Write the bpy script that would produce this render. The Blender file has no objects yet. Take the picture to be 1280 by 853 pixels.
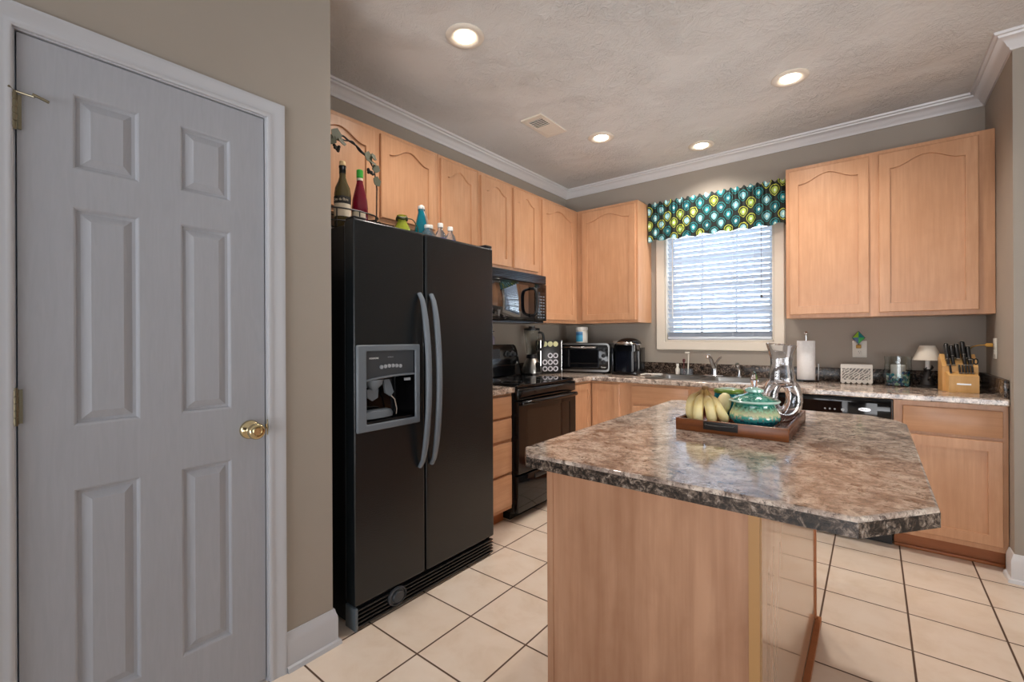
import bpy, bmesh, math, random
from mathutils import Vector, Matrix
PI = math.pi
R = math.radians
random.seed(7)
SC = bpy.context.scene
COL = SC.collection

# ------------------------------------------------------------------ camera, world, lights, exposure
cam_d = bpy.data.cameras.new('camera')
cam_d.sensor_width = 36.0
cam_d.lens = 566.87 / 1280 * 36.0
cam_d.shift_y = -4.9 / 1280
cam_d.clip_start = 0.02
cam_o = bpy.data.objects.new('camera', cam_d)
COL.objects.link(cam_o)
cam_o.matrix_world = (Matrix.Translation((2.5095, -4.0758, 1.2491)) @ Matrix.Rotation(R(38.514), 4, 'Z')
                      @ Matrix.Rotation(R(90.0), 4, 'X') @ Matrix.Rotation(R(-0.2626), 4, 'Z'))
SC.camera = cam_o
SC.view_settings.view_transform = 'Standard'
SC.view_settings.look = 'None'
SC.view_settings.gamma = 1.0
SC.view_settings.use_curve_mapping = False
SC.view_settings.exposure = 0.15

world = bpy.data.worlds.new('sky')
SC.world = world
world.use_nodes = True
wn = world.node_tree.nodes
wl = world.node_tree.links
wbg = wn['Background']
wtc = wn.new('ShaderNodeTexCoord')
wsep = wn.new('ShaderNodeSeparateXYZ')
wramp = wn.new('ShaderNodeValToRGB')
wl.new(wtc.outputs['Generated'], wsep.inputs[0])
wl.new(wsep.outputs['Z'], wramp.inputs[0])
wramp.color_ramp.elements[0].position = 0.0
wramp.color_ramp.elements[0].color = (0.55, 0.68, 0.85, 1)
wramp.color_ramp.elements[1].position = 0.5
wramp.color_ramp.elements[1].color = (0.58, 0.75, 1.0, 1)
wl.new(wramp.outputs['Color'], wbg.inputs['Color'])
wbg.inputs['Strength'].default_value = 2.1

def area_light(name, loc, target, sx, sy, power, color, spread=180):
    d = bpy.data.lights.new(name, 'AREA')
    d.shape = 'RECTANGLE'
    d.size, d.size_y = sx, sy
    d.energy = power
    d.color = color
    d.spread = R(spread)
    o = bpy.data.objects.new(name, d)
    COL.objects.link(o)
    o.location = loc
    o.rotation_euler = (Vector(target) - Vector(loc)).to_track_quat('-Z', 'Y').to_euler()
    return o
# daylight through the dining room windows on the right, the living room windows behind and the window over the sink, plus two added fills
area_light('daylight_right', (6.25, -4.6, 1.5), (0.0, -3.4, 1.5), 3.2, 1.9, 4, (0.84, 0.91, 1.0))
area_light('daylight_behind', (2.1, -7.45, 1.45), (2.2, -0.5, 2.6), 2.2, 1.9, 50, (0.98, 0.98, 1.0))
area_light('ceiling_fill', (3.6, -6.2, 0.35), (2.2, -1.7, 2.76), 2.4, 1.4, 20, (0.96, 0.97, 1.0), 75)  # added fill without a real source, brightens the kitchen ceiling
area_light('cabinet_fill', (5.3, -3.1, 0.8), (0.3, -1.0, 1.75), 1.6, 1.2, 9, (1.0, 0.97, 0.92), 55)  # added light, not a window; lifts the left wall cabinets
area_light('daylight_sink', (1.467, 0.30, 1.75), (1.467, -2.2, 0.8), 0.84, 0.98, 20, (0.80, 0.89, 1.0))
LIGHT_POWER = 50.0      # watts of each recessed ceiling lamp

# ------------------------------------------------------------------ materials
def hexc(h):
    h = h.lstrip('#')
    v = [int(h[i:i+2], 16) / 255 for i in (0, 2, 4)]
    return tuple((c / 12.92 if c <= 0.04045 else ((c + 0.055) / 1.055) ** 2.4) for c in v) + (1.0,)

class NT:
    def __init__(s, name):
        s.m = bpy.data.materials.new(name)
        s.m.use_nodes = True
        s.n = s.m.node_tree.nodes
        s.l = s.m.node_tree.links
        s.b = s.n['Principled BSDF']
    def new(s, t, **kw):
        n = s.n.new('ShaderNode' + t)
        for k, v in kw.items():
            setattr(n, k, v)
        return n
    def link(s, a, b): s.l.new(a, b)
    def set(s, node, **kw):
        for k, v in kw.items():
            k2 = k.replace('_', ' ')
            if hasattr(v, 'links') or isinstance(v, bpy.types.NodeSocket): s.l.new(v, node.inputs[k2])
            else: node.inputs[k2].default_value = v
    def math(s, op, a, b=None, c=None):
        n = s.new('Math', operation=op)
        for i, v in enumerate((a, b, c)):
            if v is None: continue
            if isinstance(v, bpy.types.NodeSocket): s.l.new(v, n.inputs[i])
            else: n.inputs[i].default_value = v
        return n.outputs[0]
    def mix(s, f, a, b):
        n = s.new('Mix', data_type='RGBA')
        for i, v in ((0, f), (6, a), (7, b)):
            if isinstance(v, bpy.types.NodeSocket): s.l.new(v, n.inputs[i])
            else: n.inputs[i].default_value = v
        return n.outputs[2]
    def coords(s, scale=(1, 1, 1), rot=(0, 0, 0), loc=(0, 0, 0)):
        tc = s.new('TexCoord'); mp = s.new('Mapping')
        mp.inputs['Scale'].default_value = scale
        mp.inputs['Rotation'].default_value = rot
        mp.inputs['Location'].default_value = loc
        s.l.new(tc.outputs['Object'], mp.inputs[0])
        return mp.outputs[0]
    def noise(s, vec, scale, detail=3, rough=0.5, dist=0.0):
        n = s.new('TexNoise')
        n.inputs['Scale'].default_value = scale; n.inputs['Detail'].default_value = detail
        n.inputs['Roughness'].default_value = rough; n.inputs['Distortion'].default_value = dist
        s.l.new(vec, n.inputs['Vector'])
        return n.outputs['Fac']
    def ramp(s, fac, stops, interp='LINEAR'):
        n = s.new('ValToRGB'); r = n.color_ramp; r.interpolation = interp
        while len(r.elements) < len(stops): r.elements.new(0.5)
        for e, (p, c) in zip(r.elements, stops): e.position = p; e.color = c
        s.l.new(fac, n.inputs[0])
        return n.outputs[0]
    def bump(s, h, strength=0.2, dist=0.01):
        n = s.new('Bump'); n.inputs['Strength'].default_value = strength; n.inputs['Distance'].default_value = dist
        s.l.new(h, n.inputs['Height']); s.l.new(n.outputs[0], s.b.inputs['Normal'])

def plain(name, col, rough=0.5, metal=0.0, spec=None, trans=0.0, ior=None, emit=0, coat=0.0, alpha=None):
    t = NT(name)
    c = hexc(col) if isinstance(col, str) else col
    t.b.inputs['Base Color'].default_value = c
    t.b.inputs['Roughness'].default_value = rough
    t.b.inputs['Metallic'].default_value = metal
    if spec is not None: t.b.inputs['Specular IOR Level'].default_value = spec
    if trans: t.b.inputs['Transmission Weight'].default_value = trans
    if ior: t.b.inputs['IOR'].default_value = ior
    if coat: t.b.inputs['Coat Weight'].default_value = coat; t.b.inputs['Coat Roughness'].default_value = 0.05
    if emit:
        t.b.inputs['Emission Color'].default_value = c; t.b.inputs['Emission Strength'].default_value = emit
    if alpha is not None: t.b.inputs['Alpha'].default_value = alpha
    return t.m

def mottled(name, c1, c2, scale, rough=0.5, bump=0.0, bscale=None, bdist=0.004, metal=0.0, stretch=(1, 1, 1)):
    t = NT(name)
    v = t.coords(stretch)
    f = t.noise(v, scale, 4, 0.6)
    t.link(t.ramp(f, [(0.3, hexc(c1)), (0.7, hexc(c2))]), t.b.inputs['Base Color'])
    t.b.inputs['Roughness'].default_value = rough
    t.b.inputs['Metallic'].default_value = metal
    if bump:
        t.bump(t.noise(v, bscale or scale, 3, 0.6), bump, bdist)
    return t.m

def wood(name, c1, c2, c3, axis='Z', rough=0.32, fine=60, bump=0.05, spec=0.4):
    """grain running along one axis"""
    t = NT(name)
    st = {'Z': (1, 1, 0.06), 'X': (0.06, 1, 1), 'Y': (1, 0.06, 1)}[axis]
    v = t.coords(st)
    a = t.noise(v, fine, 3, 0.6)
    v2 = t.coords(tuple(0.25 + 0.75 * q for q in st))
    b = t.noise(v2, 3.5, 3, 0.55, 0.6)
    v3 = t.coords(tuple(q * 1.0 for q in st))
    c = t.noise(v3, 9, 3, 0.6, 0.8)
    col = t.ramp(b, [(0.25, hexc(c1)), (0.75, hexc(c2))])
    col = t.mix(t.ramp(a, [(0.35, (0, 0, 0, 1)), (0.75, (0.55, 0.55, 0.55, 1))]), col, hexc(c3))
    col = t.mix(t.ramp(c, [(0.5, (0, 0, 0, 1)), (0.8, (0.5, 0.5, 0.5, 1))]), col, hexc(c3))
    e = t.noise(t.coords((1, 1, 0.6)), 7, 4, 0.6, 0.3)
    col = t.mix(t.ramp(e, [(0.42, (0, 0, 0, 1)), (0.72, (0.4, 0.4, 0.4, 1))]), col, hexc(c3))
    t.link(col, t.b.inputs['Base Color'])
    t.b.inputs['Roughness'].default_value = rough
    t.b.inputs['Specular IOR Level'].default_value = spec
    t.bump(a, bump, 0.001)
    return t.m

M = {}
M['wall'] = mottled('taupe_wall_paint', '#a1988d', '#a69d92', 2.0, 0.75, 0.04, 160, 0.001)
M['ceiling'] = NT('textured_ceiling')
t = M['ceiling']
v = t.coords()
f1 = t.noise(v, 17, 6, 0.66, 2.4)
vo = t.new('TexVoronoi'); vo.feature = 'SMOOTH_F1'; vo.inputs['Scale'].default_value = 13
t.link(v, vo.inputs['Vector'])
h = t.math('ADD', t.math('MULTIPLY', f1, 1.0), t.math('MULTIPLY', vo.outputs[0], 0.6))
mk = t.noise(t.coords((1, 1, 1)), 2.2, 2, 0.5)
h = t.math('MULTIPLY', h, t.ramp(mk, [(0.38, (0.15,) * 3 + (1,)), (0.64, (1, 1, 1, 1))]))
t.bump(h, 0.7, 0.03)
t.b.inputs['Base Color'].default_value = hexc('#dfddda')
t.b.inputs['Roughness'].default_value = 0.85
M['ceiling'] = t.m
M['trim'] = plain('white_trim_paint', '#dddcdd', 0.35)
M['trim_shaded'] = plain('white_trim_paint_shaded', '#c1c3c8', 0.38)  # same white paint as the trim, with shade put into its colour
M['casing_cream'] = plain('cream_window_casing', '#d8d0c3', 0.4)
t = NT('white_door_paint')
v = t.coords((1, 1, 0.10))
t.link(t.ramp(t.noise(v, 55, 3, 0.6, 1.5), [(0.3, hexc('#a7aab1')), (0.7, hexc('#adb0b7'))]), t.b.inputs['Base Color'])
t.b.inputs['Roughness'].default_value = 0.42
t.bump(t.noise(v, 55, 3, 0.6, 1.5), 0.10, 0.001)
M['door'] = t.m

# floor tiles, 0.3062 m grid with dark grout
t = NT('ceramic_floor_tile')
tc = t.new('TexCoord'); sp = t.new('SeparateXYZ'); t.link(tc.outputs['Object'], sp.inputs[0])
S, TX, TY = 0.3062, 1.097, -2.9124
gu = t.math('DIVIDE', t.math('SUBTRACT', sp.outputs[0], TX - 20 * S), S)
gv = t.math('DIVIDE', t.math('SUBTRACT', sp.outputs[1], TY - 20 * S), S)
fu = t.math('ABSOLUTE', t.math('SUBTRACT', t.math('FRACT', gu), 0.5))
fv = t.math('ABSOLUTE', t.math('SUBTRACT', t.math('FRACT', gv), 0.5))
edge = t.math('MAXIMUM', fu, fv)
g = t.new('MapRange'); g.inputs['From Min'].default_value = 0.484; g.inputs['From Max'].default_value = 0.491
t.link(edge, g.inputs['Value'])
cell = t.new('CombineXYZ'); t.link(t.math('FLOOR', gu), cell.inputs[0]); t.link(t.math('FLOOR', gv), cell.inputs[1])
wnz = t.new('TexWhiteNoise'); t.link(cell.outputs[0], wnz.inputs['Vector'])
v = t.coords()
f1 = t.noise(v, 7, 5, 0.6, 0.4)
base = t.ramp(f1, [(0.3, hexc('#e4d1bd')), (0.5, hexc('#ecdccb')), (0.72, hexc('#f0e2d3'))])
base = t.mix(t.math('MULTIPLY', wnz.outputs[0], 0.25), base, hexc('#dcc5ae'))
col = t.mix(g.outputs[0], base, hexc('#5a4232'))
t.link(col, t.b.inputs['Base Color'])
t.link(t.ramp(g.outputs[0], [(0, (0.24,) * 3 + (1,)), (1, (0.8,) * 3 + (1,))]), t.b.inputs['Roughness'])
hh = t.math('SUBTRACT', t.math('MULTIPLY', f1, 0.06), g.outputs[0])
t.bump(hh, 0.35, 0.003)
M['floor'] = t.m

M['maple'] = wood('maple_cabinet_wood', '#cb9974', '#d8a985', '#b98863', 'Z', 0.30, 70)
M['maple_x'] = wood('maple_cabinet_wood_cross_grain', '#cb9974', '#d8a985', '#b98863', 'X', 0.30, 70)
M['maple_y'] = wood('maple_counter_side_cross_grain', '#cb9974', '#d8a985', '#b98863', 'Y', 0.30, 70)
M['island_wood'] = wood('island_panel_wood', '#a4775a', '#bd9375', '#875c42', 'Z', 0.24, 34, 0.04)
M['island_side'] = wood('island_glossy_side_wood', '#b99579', '#c8a78c', '#ad876b', 'Z', 0.09, 38, 0.0, 0.9)
M['island_trim'] = plain('island_corner_trim', '#a97f4f', 0.4)
M['kick'] = wood('toe_kick_wood', '#a8683f', '#b5754b', '#9a5c36', 'X', 0.4, 50)

def laminate(name, stretch):
    t = NT(name)
    v = t.coords(stretch)
    a = t.noise(v, 11, 6, 0.74, 0.6)
    b = t.noise(v, 46, 4, 0.75, 0.3)
    c = t.noise(v, 120, 3, 0.7)
    d = t.noise(v, 30, 5, 0.7, 1.0)
    col = t.ramp(a, [(0.36, hexc('#6a584e')), (0.44, hexc('#a38f82')), (0.52, hexc('#c9b7a8')), (0.64, hexc('#e6dacb'))])
    col = t.mix(t.ramp(b, [(0.50, (0, 0, 0, 1)), (0.60, (0.75, 0.75, 0.75, 1))]), col, hexc('#8c7f76'))
    col = t.mix(t.ramp(d, [(0.55, (0, 0, 0, 1)), (0.64, (0.9, 0.9, 0.9, 1))]), col, hexc('#403129'))
    col = t.mix(t.ramp(c, [(0.58, (0, 0, 0, 1)), (0.68, (0.8, 0.8, 0.8, 1))]), col, hexc('#2a2322'))
    t.link(col, t.b.inputs['Base Color'])
    t.b.inputs['Roughness'].default_value = 0.11
    t.b.inputs['Specular IOR Level'].default_value = 0.75
    return t.m
M['counter'] = laminate('stone_patterned_laminate', (1, 1, 1))
def laminate_shaded(name):
    t = NT(name)
    v = t.coords()
    a = t.noise(v, 40, 6, 0.75, 1.0)
    c = t.noise(v, 105, 4, 0.7, 0.4)
    col = t.ramp(a, [(0.40, hexc('#16130f')), (0.49, hexc('#3a2f28')), (0.59, hexc('#796a5e')), (0.69, hexc('#aa9f94'))])
    col = t.mix(t.ramp(c, [(0.50, (0, 0, 0, 1)), (0.60, (0.8, 0.8, 0.8, 1))]), col, hexc('#1b1818'))
    t.link(col, t.b.inputs['Base Color'])
    t.b.inputs['Roughness'].default_value = 0.22
    return t.m
M['counter_shaded'] = laminate_shaded('stone_patterned_laminate_shaded')  # same laminate as the slab, edge shading painted into the colour

M['black_gloss'] = plain('black_gloss_enamel', '#0b0b0d', 0.08)
M['black_satin'] = plain('black_satin_plastic', '#121214', 0.35)
M['black_matte'] = plain('black_matte', '#0a0a0a', 0.7)
M['mirror_glass'] = plain('reflective_dark_door_glass', '#0a0c10', 0.02, ior=2.5, spec=0.5)
M['black_glass'] = plain('black_glass', '#06070a', 0.03)
M['oven_glass'] = plain('oven_window_glass', '#2a211c', 0.04)
t = NT('black_pebbled_fridge_enamel')
v = t.coords()
t.b.inputs['Base Color'].default_value = hexc('#12171a')
t.b.inputs['Roughness'].default_value = 0.27
t.b.inputs['Specular IOR Level'].default_value = 0.55
t.bump(t.noise(v, 190, 2, 0.6), 0.45, 0.002)
M['fridge'] = t.m
M['grey_plastic'] = plain('grey_plastic', '#6b737b', 0.35)
M['grey_dark'] = plain('dark_grey_plastic', '#3d4146', 0.4)
M['edge_grey'] = plain('grey_door_edge', '#59636a', 0.3)
M['chrome'] = plain('chrome', '#d0d0d2', 0.12, 1.0)
M['steel'] = plain('brushed_steel', '#b4b2ae', 0.28, 1.0)
M['brass'] = plain('polished_brass', '#cdbd95', 0.14, 1.0)
M['bronze'] = plain('aged_brass_hinge', '#857d68', 0.35, 1.0)
M['white_plastic'] = plain('white_plastic', '#e6e2d8', 0.4)
M['white'] = plain('white_matte', '#e4e2de', 0.6)
M['white_metal'] = plain('white_painted_metal', '#d9d4cc', 0.45)
M['paper'] = mottled('paper_towel', '#e3e2e2', '#edecec', 60, 0.9, 0.3, 180, 0.002)
M['glass'] = plain('clear_glass', '#f4fafa', 0.01, trans=1.0, ior=1.45)
M['decanter_glass'] = plain('clear_crystal', '#f6f8fc', 0.01, trans=1.0, ior=1.5)
M['plastic_clear'] = plain('clear_bottle_plastic', '#e6eef6', 0.06, trans=0.92, ior=1.35)
M['iron'] = plain('black_wrought_iron', '#1a1614', 0.5)
M['iron_leaf'] = plain('antiqued_green_leaf', '#4a4c3a', 0.6)
M['blind'] = plain('white_blind_slat', '#cdd4df', 0.45)
M['lens'] = plain('lamp_lens', '#fff1da', 0.3, emit=7.0)
M['lamp_trim'] = plain('white_lamp_trim', '#e8dfd2', 0.4)
M['shade'] = plain('cream_lamp_shade', '#ded6c8', 0.8)
M['block_wood'] = wood('beech_block_wood', '#d9a866', '#e6bb7c', '#c99553', 'Z', 0.4, 60)
M['tray_wood'] = wood('reddish_tray_wood', '#74381b', '#a8642f', '#2c1208', 'X', 0.3, 90, 0.08)
M['tray_in'] = wood('tray_floor_wood', '#5f2c16', '#7d3f20', '#2e130a', 'Y', 0.25, 30, 0.08)
M['label_cream'] = plain('cream_paper_label', '#d9cbb4', 0.7)
M['label_black'] = plain('black_paper_label', '#14110f', 0.6)
M['ink_white'] = plain('white_print', '#e8e8e8', 0.5)
M['ink_black'] = plain('black_print', '#141414', 0.5)
M['ink_grey'] = plain('grey_print', '#a9adb2', 0.4)
M['steel_dark'] = plain('smoked_steel', '#4a4c50', 0.25, 1.0)
M['gold_yellow'] = plain('yellow_cord', '#b98c34', 0.5)

# ------------------------------------------------------------------ mesh helpers
class MB:
    def __init__(s): s.bm = bmesh.new()
    def box(s, x0, x1, y0, y1, z0, z1, bev=0.0, seg=2):
        if x0 > x1: x0, x1 = x1, x0
        if y0 > y1: y0, y1 = y1, y0
        if z0 > z1: z0, z1 = z1, z0
        b = s.bm
        vs = [b.verts.new(p) for p in ((x0, y0, z0), (x1, y0, z0), (x1, y1, z0), (x0, y1, z0), (x0, y0, z1), (x1, y0, z1), (x1, y1, z1), (x0, y1, z1))]
        fs = [b.faces.new([vs[i] for i in q]) for q in ((3, 2, 1, 0), (4, 5, 6, 7), (0, 1, 5, 4), (1, 2, 6, 5), (2, 3, 7, 6), (3, 0, 4, 7))]
        if bev > 0:
            es = list({e for f in fs for e in f.edges})
            bmesh.ops.bevel(b, geom=es, offset=bev, segments=seg, profile=0.5, affect='EDGES', clamp_overlap=True)
        return s
    def lathe(s, prof, c=(0, 0, 0), seg=24, axis='Z', sx=1.0, sy=1.0, cap=True):
        """prof: list of (radius, height) along the axis"""
        b = s.bm; rings = []
        for r, h in prof:
            ring = []
            for k in range(seg):
                a = 2 * PI * k / seg
                p = (r * math.cos(a) * sx, r * math.sin(a) * sy, h)
                if axis == 'X': p = (p[2], p[0], p[1])
                if axis == 'Y': p = (p[0], p[2], p[1])
                ring.append(b.verts.new((p[0] + c[0], p[1] + c[1], p[2] + c[2])))
            rings.append(ring)
        fs = []
        for a_, b_ in zip(rings, rings[1:]):
            for k in range(seg):
                fs.append(b.faces.new((a_[k], a_[(k + 1) % seg], b_[(k + 1) % seg], b_[k])))
        if cap:
            fs.append(b.faces.new(rings[0][::-1])); fs.append(b.faces.new(rings[-1]))
        return s
    def cyl(s, c, r, h, axis='Z', seg=20, bev=0.0):
        if bev: pr = [(r - bev, 0), (r, bev), (r, h - bev), (r - bev, h)]
        else: pr = [(r, 0), (r, h)]
        return s.lathe(pr, c, seg, axis)
    def tube(s, pts, rad, seg=8, cap=True, closed=False, flat=None):
        """rad: number or list; flat=(a,b) scales the cross-section"""
        b = s.bm; pts = [Vector(p) for p in pts]; n = len(pts)
        if not isinstance(rad, (list, tuple)): rad = [rad] * n
        rings = []; up = None
        for i, p in enumerate(pts):
            if closed: tg = pts[(i + 1) % n] - pts[i - 1]
            else: tg = pts[min(i + 1, n - 1)] - pts[max(i - 1, 0)]
            tg.normalize()
            if up is None:
                up = Vector((0, 0, 1)) if abs(tg.z) < 0.9 else Vector((1, 0, 0))
            side = tg.cross(up)
            if side.length < 1e-6: side = tg.orthogonal()
            side.normalize(); up = side.cross(tg).normalized()
            fa, fb = flat or (1, 1)
            rings.append([b.verts.new(p + (side * math.cos(2 * PI * k / seg) * fa + up * math.sin(2 * PI * k / seg) * fb) * rad[i]) for k in range(seg)])
        pairs = list(zip(rings, rings[1:]))
        if closed: pairs.append((rings[-1], rings[0]))
        for a_, b_ in pairs:
            for k in range(seg):
                b.faces.new((a_[k], a_[(k + 1) % seg], b_[(k + 1) % seg], b_[k]))
        if cap and not closed:
            b.faces.new(rings[0][::-1]); b.faces.new(rings[-1])
        return s
    def prism(s, outer, h0, h1, holes=(), plane='XY', bev=0.0):
        """flat polygon (with holes) pushed from h0 to h1 along the third axis"""
        b = s.bm
        def P(u, v, h):
            return {'XY': (u, v, h), 'XZ': (u, h, v), 'YZ': (h, u, v)}[plane]
        newf = []
        for h in (h0, h1):
            es = []
            for loop in [outer] + list(holes):
                vs = [b.verts.new(P(u, v, h)) for u, v in loop]
                es += [b.edges.new((vs[i], vs[(i + 1) % len(vs)])) for i in range(len(vs))]
            r = bmesh.ops.triangle_fill(b, use_beauty=True, use_dissolve=True, edges=es)
            if h == h0: low = es
            else: high = es
        for e0, e1 in zip(low, high):
            a0, a1 = e0.verts; c0, c1 = e1.verts
            f = b.faces.new((a0, a1, c1, c0))
        return s
    def sphere(s, c, r, seg=16, sx=1, sy=1, sz=1):
        n = seg // 2
        pr = [(max(r * math.sin(PI * i / n), r * 0.02), -r * math.cos(PI * i / n) * sz) for i in range(n + 1)]
        return s.lathe(pr, c, seg, 'Z', sx, sy)
    def grid(s, fn, nu, nv):
        b = s.bm
        vs = [[b.verts.new(fn(i / nu, j / nv)) for j in range(nv + 1)] for i in range(nu + 1)]
        for i in range(nu):
            for j in range(nv):
                b.faces.new((vs[i][j], vs[i + 1][j], vs[i + 1][j + 1], vs[i][j + 1]))
        return s
    def move(s, mat):
        bmesh.ops.transform(s.bm, matrix=mat, verts=s.bm.verts); return s
    def build(s, name, mat, parent=None, label=None, smooth=35, weld=True):
        if weld: bmesh.ops.remove_doubles(s.bm, verts=s.bm.verts, dist=1e-6)
        bmesh.ops.recalc_face_normals(s.bm, faces=s.bm.faces)
        me = bpy.data.meshes.new(name)
        s.bm.to_mesh(me); s.bm.free()
        me.materials.append(mat)
        if smooth:
            for p in me.polygons: p.use_smooth = True
            me.set_sharp_from_angle(angle=R(smooth))
        o = bpy.data.objects.new(name, me)
        COL.objects.link(o)
        if parent is not None: o.parent = parent
        if label: o['label'] = label
        return o

def tag(o, label, cat, group=None):
    o['label'] = label; o['category'] = cat
    if group: o['group'] = group
    return o
def thing(name, label, cat, loc=(0, 0, 0), rz=0.0, group=None):
    o = bpy.data.objects.new(name, None)
    o.empty_display_size = 0.05
    COL.objects.link(o)
    o.location = loc; o.rotation_euler = (0, 0, R(rz))
    return tag(o, label, cat, group)
def struct(o): o['kind'] = 'structure'; return o
def copy_thing(src, loc, rz=None, label=None):
    c = src.copy(); COL.objects.link(c); c.location = loc
    if rz is not None: c.rotation_euler = (0, 0, R(rz))
    if label: c['label'] = label
    for ch in list(src.children):
        d = ch.copy(); COL.objects.link(d); d.parent = c
        for g_ in list(ch.children):
            e = g_.copy(); COL.objects.link(e); e.parent = d
    return c
def text(name, body, size, loc, rot, mat, parent, ext=0.0004, sx=1.0):
    cu = bpy.data.curves.new(name, 'FONT')
    cu.body = body; cu.size = size; cu.extrude = ext; cu.align_x = 'CENTER'; cu.align_y = 'CENTER'
    cu.materials.append(mat)
    o = bpy.data.objects.new(name, cu); COL.objects.link(o)
    me = bpy.data.meshes.new_from_object(o)
    me.materials.clear(); me.materials.append(mat)
    bpy.data.objects.remove(o)
    o = bpy.data.objects.new(name, me); COL.objects.link(o)
    o.location = loc; o.rotation_euler = rot; o.parent = parent; o.scale = (sx, 1, 1)
    return o
def sweep(path, prof, mapf, closed=False):
    """mitred moulding: path of 2-D points, profile of (offset to the left of travel, height)"""
    mb = MB(); b = mb.bm; n = len(path); rings = []
    for i in range(n):
        p = Vector(path[i])
        d0 = (p - Vector(path[i - 1])).normalized() if (i > 0 or closed) else None
        d1 = (Vector(path[(i + 1) % n]) - p).normalized() if (i < n - 1 or closed) else None
        if d0 is None: d0 = d1
        if d1 is None: d1 = d0
        n0 = Vector((-d0.y, d0.x)); n1 = Vector((-d1.y, d1.x))
        m = (n0 + n1); m = m / (m.dot(n0) if abs(m.dot(n0)) > 1e-6 else 1)
        rings.append([b.verts.new(mapf(p.x + m.x * o, p.y + m.y * o, h)) for o, h in prof])
    k = len(prof)
    pr = list(zip(rings, rings[1:])) + ([(rings[-1], rings[0])] if closed else [])
    for a_, b_ in pr:
        for j in range(k):
            b.faces.new((a_[j], a_[(j + 1) % k], b_[(j + 1) % k], b_[j]))
    if not closed:
        b.faces.new(rings[0][::-1]); b.faces.new(rings[-1])
    return mb

# ------------------------------------------------------------------ room shell
CZ = 2.765
XR = 3.065; RY = -0.71
PX, PY = 0.782, -3.087            # pantry wall face and its outside corner
FX, FY = 6.6, -7.6                # far limits of the open dining and living area
struct(MB().box(-0.15, FX + 0.15, FY - 0.15, 0.15, -0.08, 0.0).build('floor', M['floor'], smooth=0))
struct(MB().box(-0.15, FX + 0.15, FY - 0.15, 0.15, CZ, CZ + 0.08).build('ceiling', M['ceiling'], smooth=0))
struct(MB().box(-0.12, 0, PY - 0.12, 0.12, 0, CZ).build('wall_left', M['wall'], smooth=0))
WX0, WX1, WZ0, WZ1 = 1.04, 1.90, 1.205, 2.20
struct(MB().prism([(0, 0), (XR, 0), (XR, CZ), (0, CZ)], 0.0, 0.14,
       holes=[[(WX0, WZ0), (WX1, WZ0), (WX1, WZ1), (WX0, WZ1)]], plane='XZ').build('wall_back', M['wall'], smooth=0))
struct(MB().box(XR, FX, RY, 0.14, 0, CZ).build('wall_right', M['wall'], smooth=0))
DY0, DY1, DZ = -3.958, -3.342, 2.05
# pantry wall: holds the six panel door
struct(MB().prism([(FY, 0), (DY0 - 0.02, 0), (DY0 - 0.02, DZ + 0.02), (DY1 + 0.02, DZ + 0.02), (DY1 + 0.02, 0), (PY, 0), (PY, CZ), (FY, CZ)],
       PX - 0.12, PX, plane='YZ').build('wall_pantry', M['wall'], smooth=0))
struct(MB().box(0, PX - 0.12, PY - 0.12, PY, 0, CZ).build('wall_alcove', M['wall'], smooth=0))
# far walls of the open area with daylight openings
struct(MB().prism([(FY, 0), (RY, 0), (RY, CZ), (FY, CZ)], FX, FX + 0.12,
       holes=[[(-4.9, 0.8), (-3.9, 0.8), (-3.9, 2.1), (-4.9, 2.1)]], plane='YZ').build('wall_dining', M['wall'], smooth=0))
struct(MB().prism([(PX, 0), (FX, 0), (FX, CZ), (PX, CZ)], FY - 0.12, FY,
       holes=[[(1.3, 0.8), (2.7, 0.8), (2.7, 2.1), (1.3, 2.1)]], plane='XZ').build('wall_living', M['wall'], smooth=0))

# crown moulding round the ceiling (path travelled with the room on its left)
CP = [(0.0, 0.0), (0.0, -0.078), (0.010, -0.078), (0.014, -0.066), (0.022, -0.060), (0.030, -0.044), (0.044, -0.030), (0.056, -0.024),
      (0.060, -0.014), (0.072, -0.012), (0.076, 0.0)]
crown_path = [(FX, RY), (XR, RY), (XR, 0), (0, 0), (0, PY), (PX, PY), (PX, FY)]
mb = sweep(crown_path, CP, lambda x, y, h: (x, y, CZ + h - 0.0005))
o = struct(mb.build('trim_1', M['trim'], smooth=40)); o['label'] = 'white crown moulding along the ceiling'
# baseboards
BP = [(0.0, 0.0), (0.0, 0.142), (0.006, 0.142), (0.009, 0.128), (0.013, 0.118), (0.015, 0.104), (0.015, 0.020), (0.024, 0.016), (0.027, 0.0)]
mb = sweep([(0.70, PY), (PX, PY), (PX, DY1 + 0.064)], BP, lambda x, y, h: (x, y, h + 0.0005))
o = struct(mb.build('baseboard_left', M['trim_shaded'], smooth=40)); o['label'] = 'white baseboard wrapping the pantry wall corner'
mb = sweep([(FX, RY), (XR, RY), (XR, -0.612)], BP, lambda x, y, h: (x, y, h + 0.0005))
o = struct(mb.build('baseboard_right', M['trim'], smooth=40)); o['label'] = 'white baseboard wrapping the right wall end'

# ------------------------------------------------------------------ pantry door (structure)
d = bpy.data.objects.new('door_1', None); COL.objects.link(d); struct(d)
d['label'] = 'white six panel interior door with brass knob'
d.location = (PX, DY0, 0)
DW = DY1 - DY0
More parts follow.
